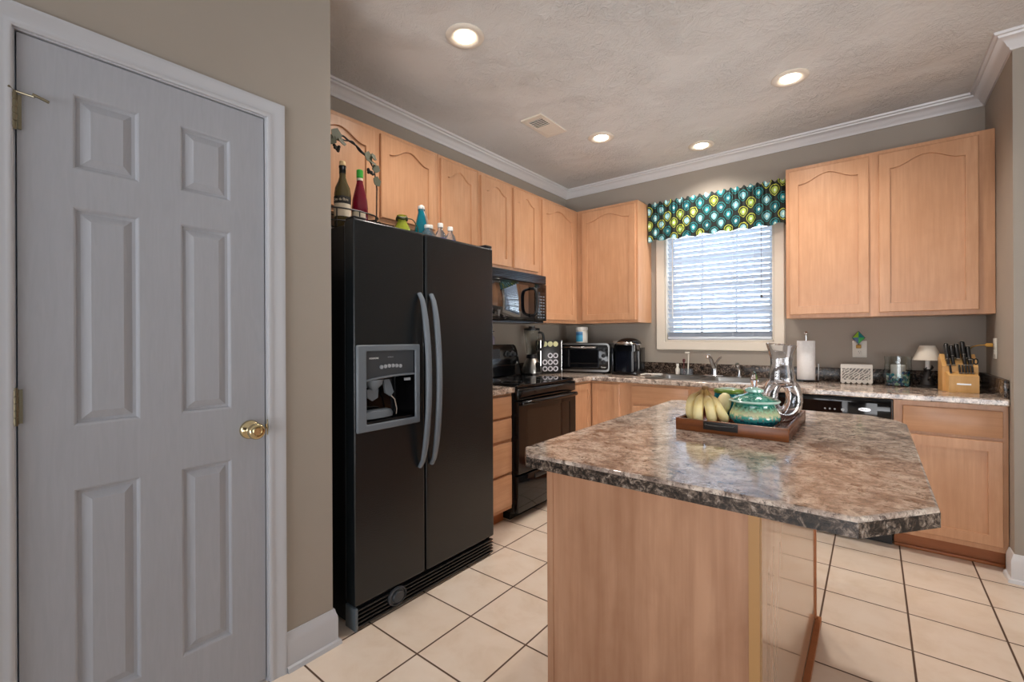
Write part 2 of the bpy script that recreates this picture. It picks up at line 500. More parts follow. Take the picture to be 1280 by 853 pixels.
# local: x depth (0 = wall face, negative into wall), y along width, z up
def six_panel_door():
    mb = MB(); b = mb.bm
    z0, z1, x = 0.012, DZ - 0.004, -0.004
    y0, y1 = 0.004, DW - 0.004
    cols = [(-3.849 - DY0, -3.704 - DY0), (-3.600 - DY0, -3.455 - DY0)]
    rows = [(0.228, 0.832), (1.008, 1.617), (1.722, 1.932)]
    loops = [[(y0, z0), (y1, z0), (y1, z1), (y0, z1)]]
    pan = [[(a, c), (b_, c), (b_, d_), (a, d_)] for a, b_ in cols for c, d_ in rows]
    es = []
    for lp in loops + pan:
        vs = [b.verts.new((x, u, v)) for u, v in lp]
        es += [b.edges.new((vs[i], vs[(i + 1) % 4])) for i in range(4)]
    bmesh.ops.triangle_fill(b, use_beauty=True, use_dissolve=False, edges=es)
    def ring(lp, steps):
        prev = None
        for ins, dep in steps:
            (a, c), (b_, _), (_, d_), _ = lp
            vs = [b.verts.new((x + dep, u, v)) for u, v in ((a + ins, c + ins), (b_ - ins, c + ins), (b_ - ins, d_ - ins), (a + ins, d_ - ins))]
            if prev:
                for i in range(4): b.faces.new((prev[i], prev[(i + 1) % 4], vs[(i + 1) % 4], vs[i]))
            prev = vs
        b.faces.new(prev)
    for lp in pan:
        ring(lp, [(0, 0), (0.004, -0.002), (0.008, -0.008), (0.016, -0.010), (0.034, -0.003), (0.037, -0.0015), (0.0375, -0.0015)])
    # outer sides and back
    vs0 = [(y0, z0), (y1, z0), (y1, z1), (y0, z1)]
    f = [b.verts.new((x, u, v)) for u, v in vs0]; k = [b.verts.new((x - 0.034, u, v)) for u, v in vs0]
    for i in range(4): b.faces.new((f[i], f[(i + 1) % 4], k[(i + 1) % 4], k[i]))
    b.faces.new(k)
    return mb
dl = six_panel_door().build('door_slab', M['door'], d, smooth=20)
# jamb
jb = MB()
jb.box(-0.12, 0.0, -0.019, 0.0, 0, DZ).box(-0.12, 0.0, DW, DW + 0.019, 0, DZ).box(-0.12, 0.0, -0.019, DW + 0.019, DZ, DZ + 0.019)
jb.box(-0.055, -0.041, 0, 0.012, 0, DZ).box(-0.055, -0.041, DW - 0.012, DW, 0, DZ).box(-0.055, -0.041, 0, DW, DZ - 0.012, DZ)
jb.build('door_jamb', M['trim_shaded'], d, smooth=0)
KP = [(0.0, 0.0), (0.0, 0.010), (0.004, 0.013), (0.012, 0.014), (0.018, 0.011), (0.028, 0.013), (0.046, 0.017), (0.054, 0.019), (0.058, 0.018), (0.060, 0.0)]
# travel so that "left" is away from the opening
mb = sweep([(-0.004, 0.0), (-0.004, DZ + 0.004), (DW + 0.004, DZ + 0.004), (DW + 0.004, 0.0)], KP, lambda u, v, h: (h, u, v))
mb.build('door_casing', M['trim_shaded'], d, smooth=40)
# knob, rosette, latch
kn = MB()
ky, kz = -3.398 - DY0, 0.926
kn.lathe([(0.033, -0.004), (0.033, 0.004), (0.029, 0.010), (0.018, 0.013), (0.013, 0.018), (0.012, 0.030), (0.017, 0.036), (0.026, 0.042), (0.0285, 0.052),
          (0.027, 0.062), (0.021, 0.067), (0.014, 0.068), (0.012, 0.064), (0.003, 0.064)], (0, ky, kz), 32, 'X')
kn.build('door_knob', M['brass'], d, 'polished brass door knob', smooth=50)
kn = MB()
kn.box(0.0, 0.003, DW + 0.0008, DW + 0.0055, kz - 0.028, kz + 0.028, 0.001).cyl((0.004, DW - 0.001, kz - 0.004), 0.004, 0.016, 'Z')
kn.build('strike_plate', M['brass'], d, smooth=40)
for zc in (0.27, 1.075, 1.838):
    h_ = MB()
    for q in range(5):
        h_.cyl((0.006, -0.001, zc - 0.045 + q * 0.0182), 0.0062, 0.0172, 'Z', 14, 0.0008)
    h_.cyl((0.006, -0.001, zc - 0.049), 0.0045, 0.098, 'Z', 12)
    h_.box(-0.004, 0.0015, -0.012, 0.012, zc - 0.044, zc + 0.044)
    hg = h_.build('door_hinge', M['bronze'], d, smooth=40)
    if zc > 1.5:
        s_ = MB()
        s_.tube([(0.006, -0.001, zc + 0.050), (0.012, 0.02, zc + 0.046), (0.022, 0.034, zc + 0.042)], 0.0028, 8)
        s_.tube([(0.024, 0.030, zc + 0.047), (0.028, 0.060, zc + 0.036)], 0.0038, 8)
        s_.tube([(0.006, -0.004, zc + 0.050), (0.014, -0.012, zc + 0.056)], 0.0028, 8)
        s_.build('door_stop_pin', M['bronze'], hg, smooth=40)

# ------------------------------------------------------------------ kitchen window over the sink
w = bpy.data.objects.new('window_1', None); COL.objects.link(w); struct(w)
w['label'] = 'double hung window in cream casing over the sink'
WP = [(0.0, 0.0), (0.0, 0.012), (0.008, 0.016), (0.020, 0.014), (0.055, 0.019), (0.068, 0.020), (0.072, 0.016), (0.074, 0.0)]
e_ = 0.004
mb = sweep([(WX0 - e_, WZ0 - e_), (WX0 - e_, WZ1 + e_), (WX1 + e_, WZ1 + e_), (WX1 + e_, WZ0 - e_)], WP, lambda u, v, h: (u, -h, v), closed=True)
mb.build('window_casing', M['casing_cream'], w, smooth=40)
j = MB()
j.box(WX0 - 0.001, WX0 + 0.010, 0, 0.14, WZ0, WZ1).box(WX1 - 0.010, WX1 + 0.001, 0, 0.14, WZ0, WZ1)
j.box(WX0, WX1, 0, 0.14, WZ1 - 0.010, WZ1 + 0.001).box(WX0, WX1, 0, 0.14, WZ0 - 0.001, WZ0 + 0.010)
j.build('window_jamb', M['casing_cream'], w, smooth=0)
WM = WZ0 + (WZ1 - WZ0) * 0.49
for (za, zb, yy, nm) in ((WZ0 + 0.01, WM + 0.02, 0.085, 'lower'), (WM - 0.02, WZ1 - 0.01, 0.112, 'upper')):
    s_ = MB()
    xa, xb = WX0 + 0.01, WX1 - 0.01
    s_.prism([(xa, za), (xb, za), (xb, zb), (xa, zb)], yy, yy + 0.026, holes=[[(xa + 0.035, za + 0.04), (xb - 0.035, za + 0.04), (xb - 0.035, zb - 0.04), (xa + 0.035, zb - 0.04)]], plane='XZ')
    for k in (1, 2):
        xm = xa + (xb - xa) * k / 3
        s_.box(xm - 0.008, xm + 0.008, yy + 0.006, yy + 0.018, za + 0.04, zb - 0.04)
    zm = (za + zb) / 2
    s_.box(xa + 0.035, xb - 0.035, yy + 0.007, yy + 0.017, zm - 0.008, zm + 0.008)
    s_.build('window_sash', M['trim'], w, smooth=0)
    MB().box(xa + 0.03, xb - 0.03, yy + 0.011, yy + 0.014, za + 0.035, zb - 0.035).build('window_pane', M['glass'], w, smooth=0)

# blind
bl = thing('window_blind', 'white two inch slatted blind lowered over the sink window', 'window blind', (0, 0.036, 0))
bx0, bx1 = WX0 + 0.016, WX1 - 0.016
MB().box(bx0, bx1, -0.026, 0.026, 2.145, 2.188, 0.004).build('headrail', M['blind'], bl)
MB().box(bx0, bx1, -0.024, 0.024, 1.222, 1.244, 0.004).build('bottom_rail', M['blind'], bl)
nsl = 21
slat = MB()
def slat_fn(u, v):
    a = (v - 0.5)
    ang = R(-36)
    y = a * 0.05; z = 0.0028 * (1 - (2 * a) ** 2)
    return (bx0 + (bx1 - bx0) * u, y * math.cos(ang) - z * math.sin(ang), y * math.sin(ang) + z * math.cos(ang))
slat.grid(slat_fn, 1, 6)
geom = slat.bm.faces[:]
bmesh.ops.solidify(slat.bm, geom=geom, thickness=0.0025)
sl0 = slat.build('slat', M['blind'], bl, smooth=40)
sl0.location = (0, 0, 1.272)
for k in range(1, nsl):
    c = sl0.copy(); COL.objects.link(c); c.parent = bl; c.location = (0, 0, 1.272 + k * 0.0418)
for k in range(4):
    c = sl0.copy(); COL.objects.link(c); c.parent = bl; c.location = (0, 0, 1.249 + k * 0.0045)
for xx in (bx0 + 0.13, (bx0 + bx1) / 2 - 0.13, (bx0 + bx1) / 2 + 0.13, bx1 - 0.13):
    MB().cyl((xx, -0.0265, 1.243), 0.0012, 0.91, 'Z', 6).cyl((xx, 0.0265, 1.243), 0.0012, 0.91, 'Z', 6).build('ladder_cord', M['blind'], bl)
MB().cyl((bx0 + 0.05, -0.034, 1.42), 0.004, 0.74, 'Z', 8).build('tilt_wand', M['white_plastic'], bl)
mb = MB(); mb.cyl((bx1 - 0.07, -0.034, 1.58), 0.0014, 0.58, 'Z', 6).lathe([(0.003, 0), (0.009, 0.004), (0.007, 0.024), (0.002, 0.03)], (bx1 - 0.07, -0.034, 1.555), 10)
mb.build('pull_cord', M['grey_dark'], bl)

# valance: gathered patterned fabric on a rod
t = NT('ikat_valance_fabric')
tc = t.new('TexCoord'); sp = t.new('SeparateXYZ'); t.link(tc.outputs['Object'], sp.inputs[0])
CW, CH = 0.110, 0.128
wob = t.noise(t.coords(), 60, 2, 0.5)
U = t.math('ADD', t.math('DIVIDE', sp.outputs[0], CW), t.math('MULTIPLY', t.math('SUBTRACT', wob, 0.5), 0.10))
V = t.math('ADD', t.math('DIVIDE', sp.outputs[2], CH), t.math('MULTIPLY', t.math('SUBTRACT', wob, 0.5), 0.10))
col = None
def lattice(off):
    u = t.math('ADD', U, off + 20); v_ = t.math('ADD', V, off + 20)
    fu = t.math('SUBTRACT', t.math('FRACT', u), 0.5); fv = t.math('SUBTRACT', t.math('FRACT', v_), 0.5)
    cx = t.new('CombineXYZ'); t.link(t.math('ADD', t.math('FLOOR', u), off * 31), cx.inputs[0]); t.link(t.math('FLOOR', v_), cx.inputs[1])
    wn_ = t.new('TexWhiteNoise'); t.link(cx.outputs[0], wn_.inputs['Vector'])
    # ogee: |fu| / w(fv) with narrower bottom
    wid = t.math('ADD', 0.36, t.math('MULTIPLY', fv, 0.30))
    a = t.math('DIVIDE', t.math('ABSOLUTE', fu), wid)
    b_ = t.math('DIVIDE', t.math('ABSOLUTE', fv), 0.42)
    dd = t.math('POWER', t.math('ADD', t.math('POWER', a, 1.7), t.math('POWER', b_, 1.7)), 0.6)
    return dd, wn_.outputs[0]
d1, r1 = lattice(0.0)
d2, r2 = lattice(0.5)
sel = t.math('LESS_THAN', d2, d1)
dm = t.math('MINIMUM', d1, d2)
mixr = t.new('Mix', data_type='FLOAT'); t.link(sel, mixr.inputs[0]); t.link(r1, mixr.inputs[2]); t.link(r2, mixr.inputs[3])
pal = t.ramp(mixr.outputs[0], [(0.0, hexc('#0f6f7c')), (0.22, hexc('#7fb8c4')), (0.42, hexc('#1b8a94')), (0.58, hexc('#a9bf5a')), (0.72, hexc('#8fc4cc')), (0.86, hexc('#9ab548'))], 'CONSTANT')
core = t.ramp(dm, [(0.0, (1, 1, 1, 1)), (0.16, (0.8, 0.8, 0.8, 1)), (0.26, (0, 0, 0, 1))])
inner = t.mix(core, pal, hexc('#d6e6da'))
ring = t.ramp(dm, [(0.0, (0, 0, 0, 1)), (0.50, (0, 0, 0, 1)), (0.56, (1, 1, 1, 1))])
c1 = t.mix(ring, inner, hexc('#0b1410'))
ring2 = t.ramp(dm, [(0.0, (0, 0, 0, 1)), (0.70, (0, 0, 0, 1)), (0.73, (1, 1, 1, 1)), (0.80, (1, 1, 1, 1)), (0.84, (0, 0, 0, 1))])
sel2 = t.math('GREATER_THAN', mixr.outputs[0], 0.62)
edgec = t.mix(sel2, hexc('#177f80'), hexc('#b5bf45'))
c2 = t.mix(ring2, c1, edgec)
t.link(c2, t.b.inputs['Base Color'])
t.b.inputs['Roughness'].default_value = 0.8
M['valance'] = t.m
va = thing('valance', 'black teal and lime patterned fabric valance above the sink window', 'valance', (0, -0.003, 0))
vx0, vx1 = 0.925, 1.990
def val_path(u):
    """plan path: wall -> front -> wall, returns x,y"""
    ret = 0.095; L = (vx1 - vx0) + 2 * ret
    s_ = u * L
    if s_ < ret: return vx0, -s_
    if s_ > L - ret: return vx1, -(L - s_)
    return vx0 + (s_ - ret), -ret
def val_fn(u, v):
    x, y = val_path(u)
    gath = math.sin(u * 2 * PI * 23 + 1.1 * math.sin(u * 40)) * (0.006 + 0.004 * v)
    gath += math.sin(u * 2 * PI * 7) * 0.006 * (1 - v)
    y += -abs(gath) * 1.0 if -y > 0.09 else 0
    zt = 2.440 + 0.010 * math.sin(u * 2 * PI * 26) * v
    zb = 2.105 + 0.008 * math.sin(u * 2 * PI * 9 + 1)
    z = zb + (zt - zb) * v
    if 0.80 < v < 0.95 and -y > 0.09: y -= 0.006
    return (x, y, z)
mb = MB().grid(val_fn, 260, 14)
bmesh.ops.solidify(mb.bm, geom=mb.bm.faces[:], thickness=0.002)
mb.build('fabric', M['valance'], va, smooth=60)
MB().tube([(vx0 + 0.006, -0.003, 2.385), (vx0 + 0.008, -0.075, 2.385), (vx0 + 0.03, -0.082, 2.385), (vx1 - 0.03, -0.082, 2.385), (vx1 - 0.008, -0.075, 2.385), (vx1 - 0.006, -0.003, 2.385)], 0.006, 8).build('curtain_rod', M['white_metal'], va)

# ------------------------------------------------------------------ ceiling lights and vent
def ceiling_light(loc, label, k=1.0):
    o = thing('recessed_light', label, 'ceiling light', loc, 0, 'recessed ceiling lights')
    MB().lathe([(0.095, 0.0), (0.097, -0.004), (0.090, -0.010), (0.074, -0.012), (0.052, -0.005), (0.050, -0.001)], (0, 0, 0), 40, cap=False).build('trim_ring', M['lamp_trim'], o, smooth=60)
    MB().lathe([(0.051, -0.001), (0.049, -0.009), (0.040, -0.014), (0.024, -0.017), (0.002, -0.018)], (0, 0, 0), 36).build('lens', M['lens'], o, 'glowing lamp face', smooth=60)
    ld = bpy.data.lights.new('lamp_glow', 'SPOT'); ld.energy = LIGHT_POWER * k; ld.color = (1.0, 0.91, 0.82)
    ld.spot_size = R(140); ld.spot_blend = 0.9; ld.shadow_soft_size = 0.06
    lo = bpy.data.objects.new('lamp_glow', ld); COL.objects.link(lo); lo.parent = o; lo.location = (0, 0, -0.03)
    return o
ceiling_light((0.91, -2.435, CZ), 'recessed ceiling light with bright glare, nearest the fridge', 1.0)
ceiling_light((2.135, -0.975, CZ), 'recessed ceiling light on the right, above the dishwasher side', 1.6)
ceiling_light((0.90, -0.955, CZ), 'recessed ceiling light just beyond the ceiling vent', 0.55)
ceiling_light((1.45, -0.325, CZ), 'recessed ceiling light nearest the sink window', 1.0)
vt = thing('ceiling_vent', 'white rectangular louvred air vent in the ceiling', 'vent', (0.672, -1.385, CZ))
MB().prism([(-0.085, -0.165), (0.085, -0.165), (0.085, 0.165), (-0.085, 0.165)], -0.010, -0.0003, holes=[[(-0.058, -0.138), (0.058, -0.138), (0.058, 0.138), (-0.058, 0.138)]]).build('frame', M['lamp_trim'], vt, smooth=0)
MB().box(-0.058, 0.058, -0.138, 0.138, -0.003, -0.0004).build('duct_opening', M['black_matte'], vt, smooth=0)
for k in range(13):
    y_ = -0.128 + k * 0.0213
    if 0 < k < 6: ang = 0.0
    else: ang = 1.0
    lm = MB()
    if ang: lm.box(-0.058, 0.058, y_ - 0.010, y_ + 0.010, -0.0085, -0.0065)
    else: lm.box(-0.058, 0.058, y_ - 0.001, y_ + 0.001, -0.0095, -0.0035)
    lm.build('louvre', M['lamp_trim'], vt, smooth=0)

# ------------------------------------------------------------------ cabinets
def arch_loop(x0, x1, z0, z1, rise, n=28, ins=0.0):
    """inner outline of a cathedral panel, counter-clockwise, top is arched when rise > 0"""
    pts = [(x0, z0), (x1, z0)]
    if rise <= 0:
        return pts + [(x1, z1), (x0, z1)]
    w_ = x1 - x0; xc = (x0 + x1) / 2
    for i in range(n + 1):
        u = 1 - 2 * i / n          # 1 .. -1
        x = xc + u * w_ / 2
        a = abs(u)
        # flat shoulder, then S-curve up to the crown
        if a > 0.92: k = 0.0
        else: k = 0.5 + 0.5 * math.cos(PI * a / 0.92)
        pts.append((x, z1 - rise + rise * k))
    return pts
def cab_door(w, h, rise=0.0, fr=0.056, th=0.019):
    """door with a recessed panel; local x 0..w, z 0..h, front at y=-th, back at y=0"""
    mb = MB(); b = mb.bm
    outer = [(0, 0), (w, 0), (w, h), (0, h)]
    c = 0.004
    def P(lp, y): return [b.verts.new((u, y, v)) for u, v in lp]
    def bridge(a, d_):
        n = len(a)
        for i in range(n): b.faces.new((a[i], a[(i + 1) % n], d_[(i + 1) % n], d_[i]))
    o_in = [(c, c), (w - c, c), (w - c, h - c), (c, h - c)]
    top = fr + (0.0 if rise else 0)
    L0 = arch_loop(fr, w - fr, fr, h - fr * (0.86 if rise else 1), rise)
    cx, cz = w / 2, h / 2
    def inset(lp, d_):
        # shift every vertex towards the inside by d_ along the averaged edge normals
        n = len(lp); out = []
        for i in range(n):
            p = Vector(lp[i]); q0 = (p - Vector(lp[i - 1])); q1 = (Vector(lp[(i + 1) % n]) - p)
            q0.normalize(); q1.normalize()
            n0 = Vector((-q0.y, q0.x)); n1 = Vector((-q1.y, q1.x)); m = n0 + n1
            m = m / max(m.dot(n0), 0.3)
            out.append((p.x + m.x * d_, p.y + m.y * d_))
        return out
    # front face with hole
    es = []
    A = P(o_in, -th); Bv = P(L0, -th)
    for vs in (A, Bv):
        es += [b.edges.new((vs[i], vs[(i + 1) % len(vs)])) for i in range(len(vs))]
    bmesh.ops.triangle_fill(b, use_beauty=True, use_dissolve=False, edges=es)
    O1 = P(outer, -th + c); O2 = P(outer, 0)
    bridge(A, O1); bridge(O1, O2); b.faces.new(O2)
    L1 = P(inset(L0, 0.0015), -th + 0.011); L2 = P(inset(L0, 0.006), -th + 0.011)
    bridge(Bv, L1); bridge(L1, L2)
    es = [b.edges.get((L2[i], L2[(i + 1) % len(L2)])) for i in range(len(L2))]
    bmesh.ops.triangle_fill(b, use_beauty=True, use_dissolve=False, edges=es)
    return mb
def put(mb, x, y, z): return mb.move(Matrix.Translation((x, y, z)))
def drawer_front(w, h, th=0.019):
    return MB().box(0, w, -th, 0, 0, h, 0.005, 2)

def upper(label, loc, rz, w, z0, z1, d, doors, rise, group='maple wall cabinets', stile=None):
    """doors: list of (x0, x1); door bottoms 0.025 above the carcass bottom"""
    t_ = thing('wall_cabinet', label, 'cabinet', loc, rz, group)
    MB().box(0, w, -d, -0.002, z0, z1, 0.0015, 1).build('carcass', M['maple'], t_, smooth=0)
    for (a, b_) in doors:
        put(cab_door(b_ - a, z1 - z0 - 0.052, rise), a, -d, z0 + 0.026).build('cabinet_door', M['maple'], t_, smooth=30)
    return t_
U0, U1, UD = 1.372, 2.440, 0.305
# left run (local x runs along +y, front faces +x)
upper('maple wall cabinet with two arched doors above the black fridge', (0.002, -3.05, 0), 90, 0.975, 1.909, U1, UD, [(0.065, 0.491), (0.532, 0.942)], 0.055)
upper('narrow tall maple wall cabinet between the fridge and microwave, partly behind the fridge', (0.002, -2.073, 0), 90, 0.380, U0, U1, UD, [(0.016, 0.352)], 0.055)
upper('maple wall cabinet with two arched doors directly above the microwave', (0.002, -1.691, 0), 90, 0.760, 1.762, U1, UD, [(0.021, 0.358), (0.395, 0.721)], 0.05)
upper('tall maple wall cabinet right of the microwave with one arched door', (0.002, -0.929, 0), 90, 0.927, U0, U1, UD, [(0.025, 0.563)], 0.055)
# back run
upper('maple wall cabinet left of the sink window with one wide arched door', (0.309, -0.002, 0), 0, 0.605, U0, U1, UD - 0.002, [(0.056, 0.586)], 0.055)
upper('wide maple wall cabinet right of the sink window with two arched doors', (2.024, -0.002, 0), 0, 1.039, U0, U1, UD - 0.002, [(0.022, 0.468), (0.517, 0.971)], 0.055)

BZ = 0.876
def base_cab(label, loc, rz, w, d, items, kick=True, group='maple base cabinets', hollow=None):
    t_ = thing('base_cabinet', label, 'cabinet', loc, rz, group)
    m_ = MB()
    if hollow is not None:   # open box so the sink bowls hang inside
        m_.box(0, 0.018, -d + 0.019, -0.002, 0.10, BZ).box(w - 0.018, w, -d + 0.019, -0.002, 0.10, BZ).box(0.018, w - 0.018, -d + 0.019, -0.002, 0.10, 0.118)
        m_.prism([(0, 0.10), (w, 0.10), (w, BZ), (0, BZ)], -d, -d + 0.019, holes=hollow, plane='XZ')
    else:
        m_.box(0, w, -d, -0.002, 0.10, BZ, 0.001, 1)
    m_.build('carcass', M['maple'], t_, smooth=0)
    if kick:
        MB().box(0.002, w - 0.002, -d + 0.075, -0.01, 0.0, 0.0995).build('toe_kick', M['kick'], t_, smooth=0)
    for kind, a, b_, z0, z1 in items:
        if kind == 'drawer': put(drawer_front(b_ - a, z1 - z0), a, -d, z0).build('drawer_front', M['maple_x'], t_, smooth=30)
        else: put(cab_door(b_ - a, z1 - z0, 0.0), a, -d, z0).build('cabinet_door', M['maple'], t_, smooth=30)
    return t_
base_cab('narrow maple base cabinet of four drawers between the fridge and the range', (0.002, -2.073, 0), 90, 0.380, 0.603,
         [('drawer', 0.018, 0.362, 0.725, 0.858), ('drawer', 0.018, 0.362, 0.575, 0.708), ('drawer', 0.018, 0.362, 0.352, 0.552), ('drawer', 0.018, 0.362, 0.130, 0.334)])
# corner base: L-shaped carcass with two doors meeting at the inside corner
t_ = thing('corner_cabinet', 'maple corner base cabinet with two narrow doors beside the black range', 'cabinet', (0, 0, 0), 0, 'maple base cabinets')
MB().prism([(0.002, -0.002), (0.002, -0.928), (0.605, -0.928), (0.605, -0.605), (0.9365, -0.605), (0.9365, -0.002)], 0.10, BZ).build('carcass', M['maple'], t_, smooth=0)
MB().prism([(0.004, -0.01), (0.004, -0.926), (0.53, -0.926), (0.53, -0.53), (0.933, -0.53), (0.933, -0.01)], 0.0, 0.0995).build('toe_kick', M['kick'], t_, smooth=0)
q = cab_door(0.256, 0.728, 0, 0.05).move(Matrix.Translation((0.605, -0.880, 0.128)) @ Matrix.Rotation(R(90), 4, 'Z')); q.build('cabinet_door', M['maple'], t_, smooth=30)
put(cab_door(0.250, 0.728, 0, 0.05), 0.632, -0.605, 0.128).build('cabinet_door', M['maple'], t_, smooth=30)
base_cab('maple sink base cabinet with false drawer fronts and doors below', (0.937, -0.002, 0), 0, 1.043, 0.603,
         [('drawer', 0.050, 0.500, 0.715, 0.856), ('drawer', 0.562, 1.012, 0.715, 0.856), ('door', 0.050, 0.500, 0.130, 0.694), ('door', 0.562, 1.012, 0.130, 0.694)],
         hollow=())
base_cab('maple base cabinet with one drawer and one square door at the right wall', (2.602, -0.002, 0), 0, 0.461, 0.603,
         [('drawer', 0.040, 0.440, 0.703, 0.846), ('door', 0.040, 0.440, 0.130, 0.686)])
o = MB().box(2.604, 3.06, -0.547, -0.532, 0.0005, 0.019, 0.004).build('shoe_moulding', M['kick'])
tag(o, 'wood shoe moulding along the floor under the right base cabinet', 'moulding')

# dishwasher
dw = thing('dishwasher', 'black dishwasher with control strip between the sink and right base cabinets', 'dishwasher', (1.983, -0.002, 0), 0)
MB().box(0, 0.616, -0.60, -0.002, 0.10, 0.868).build('tub', M['black_satin'], dw, smooth=0)
MB().box(0.004, 0.612, -0.628, -0.6005, 0.105, 0.742, 0.006).build('door_panel', M['black_gloss'], dw)
MB().box(0.004, 0.612, -0.634, -0.6005, 0.746, 0.866, 0.008).build('control_panel', M['black_gloss'], dw)
MB().box(0.004, 0.612, -0.545, -0.50, 0.0, 0.098).build('toe_kick', M['black_satin'], dw, smooth=0)
mb = MB().box(0.040, 0.545, -0.6348, -0.6335, 0.768, 0.845)
cs = mb.build('control_strip', M['black_glass'], dw)
for k, xx in enumerate((0.07, 0.095, 0.12, 0.145, 0.29, 0.315, 0.34, 0.38)):
    MB().cyl((xx, -0.6365, 0.795), 0.005 if k < 7 else 0.009, 0.002, 'Y', 12).build('button', M['ink_grey'], cs)
MB().lathe([(0.030, 0), (0.030, 0.002)], (0.485, -0.6367, 0.805), 28, 'Y', 1.0, 0.36).build('oval_badge', M['chrome'], dw, 'silver oval badge')
text('lettering', 'Whirlpool', 0.010, (0.485, -0.6370, 0.805), (R(90), 0, 0), M['ink_black'], dw, 0.0003)

# countertops
def counter(name, label, outline, holes=(), z0=BZ, z1=0.914):
    t_ = thing(name, label, 'countertop', (0, 0, 0))
    m_ = MB().prism(outline, z0 + 0.0005, z1, holes=holes)
    o = m_.build('counter_slab', M['counter'], t_, smooth=30)
    bv = o.modifiers.new('edge', 'BEVEL'); bv.width = 0.007; bv.segments = 3; bv.limit_method = 'ANGLE'; bv.angle_limit = R(60)
    return t_
SX0, SX1, SY0, SY1 = 1.06, 1.88, -0.565, -0.075
ct = counter('countertop', 'stone patterned L shaped countertop holding the sink under the window',
        [(0.002, -0.002), (0.002, -0.928), (0.640, -0.928), (0.640, -0.70), (0.655, -0.665), (0.69, -0.645), (3.063, -0.645), (3.063, -0.002)],
        holes=[[(SX0 + .015, SY0 + .015), (SX1 - .015, SY0 + .015), (SX1 - .015, SY1 - .015), (SX0 + .015, SY1 - .015)]])
MB().box(0.0225, 3.0415, -0.022, -0.002, 0.9145, 1.014, 0.003).build('backsplash', M['counter_shaded'], ct)
MB().box(0.002, 0.022, -0.928, -0.002, 0.9145, 1.014, 0.003).build('backsplash', M['counter_shaded'], ct)
MB().box(3.042, 3.063, -0.63, -0.002, 0.9145, 1.014, 0.003).build('backsplash', M['counter_shaded'], ct)
ct2 = counter('countertop', 'short stone patterned countertop between the fridge and the range', [(0.002, -2.073), (0.640, -2.073), (0.640, -1.694), (0.002, -1.694)])
MB().box(0.002, 0.022, -2.073, -1.694, 0.9145, 1.014, 0.003).build('backsplash', M['counter_shaded'], ct2)

# ------------------------------------------------------------------ kitchen island
isl = thing('island_cabinet', 'maple panelled kitchen island base with tan corner trim', 'kitchen island', (0, 0, 0))
IX0, IX1, IY0, IY1 = 1.748, 2.312, -2.955, -1.69
MB().box(IX0 + 0.004, IX1 - 0.008, IY0 + 0.004, IY1, 0.0, BZ).build('front_panel', M['island_wood'], isl, smooth=0)
MB().box(IX1 - 0.0078, IX1 - 0.004, IY0 + 0.028, IY1 - 0.030, 0.020, BZ - 0.001).build('side_panel', M['island_side'], isl, 'glossy side panel reflecting the floor', smooth=0)
MB().box(IX0, IX0 + 0.020, IY0, IY0 + 0.0045, 0.0, BZ - 0.001).build('edge_stile', M['island_wood'], isl, smooth=0)
MB().prism([(IX1 - 0.022, IY0), (IX1, IY0), (IX1, IY0 + 0.028), (IX1 - 0.004, IY0 + 0.028), (IX1 - 0.004, IY0 + 0.004), (IX1 - 0.022, IY0 + 0.004)], 0.0, BZ - 0.001).build('corner_trim', M['island_trim'], isl, 'tan corner trim strip', smooth=0)
MB().box(IX1 - 0.004, IX1 + 0.001, IY1 - 0.030, IY1, 0.0, BZ - 0.001).build('corner_trim', M['kick'], isl, smooth=0)
MB().prism([(IX1 - 0.003, IY0), (IX1 + 0.018, IY0), (IX1 + 0.018, IY1), (IX1 - 0.003, IY1)], 0.0, 0.020).build('shoe_moulding', M['kick'], isl, 'reddish wood shoe moulding', smooth=0)
for k, (a, b_) in enumerate(((-2.90, -2.34), (-2.30, -1.73))):
    q = cab_door(b_ - a, 0.56).move(Matrix.Translation((IX0 + 0.004, b_, 0.13)) @ Matrix.Rotation(R(-90), 4, 'Z')); q.build('cabinet_door', M['maple'], isl, smooth=30)
    q = drawer_front(b_ - a, 0.14).move(Matrix.Translation((IX0 + 0.004, b_, 0.71)) @ Matrix.Rotation(R(-90), 4, 'Z')); q.build('drawer_front', M['maple'], isl, smooth=30)
ctop = thing('island_countertop', 'large stone patterned island countertop with clipped corners', 'countertop', (0, 0, 0))
IO = [(1.728, -3.030), (2.487, -3.030), (2.610, -2.872), (2.610, -1.815), (2.585, -1.735), (2.495, -1.652), (1.712, -1.652), (1.676, -1.690), (1.676, -2.965)]
o = MB().prism(IO, BZ + 0.0005, 0.914).build('counter_slab', M['counter'], ctop, smooth=30)
bv = o.modifiers.new('edge', 'BEVEL'); bv.width = 0.006; bv.segments = 3; bv.limit_method = 'ANGLE'; bv.angle_limit = R(60)
# band on the vertical edge, laminate darkened to stand in for shade
def ring_band(pts, off, z0, z1):
    mb = MB(); b = mb.bm; n = len(pts); o1 = []; i1 = []
    for i in range(n):
        p = Vector(pts[i]); d0 = (p - Vector(pts[i - 1])).normalized(); d1 = (Vector(pts[(i + 1) % n]) - p).normalized()
        n0 = Vector((d0.y, -d0.x)); n1 = Vector((d1.y, -d1.x)); m = n0 + n1; m = m / m.dot(n0)
        o1.append((p.x + m.x * off, p.y + m.y * off)); i1.append((p.x - m.x * 0.004, p.y - m.y * 0.004))
    return MB().prism(o1, z0, z1, holes=[i1])
ring_band(IO, 0.0012, BZ, 0.9045).build('edge_band', M['counter_shaded'], ctop, 'speckled edge band with shade put into its colour', smooth=0)

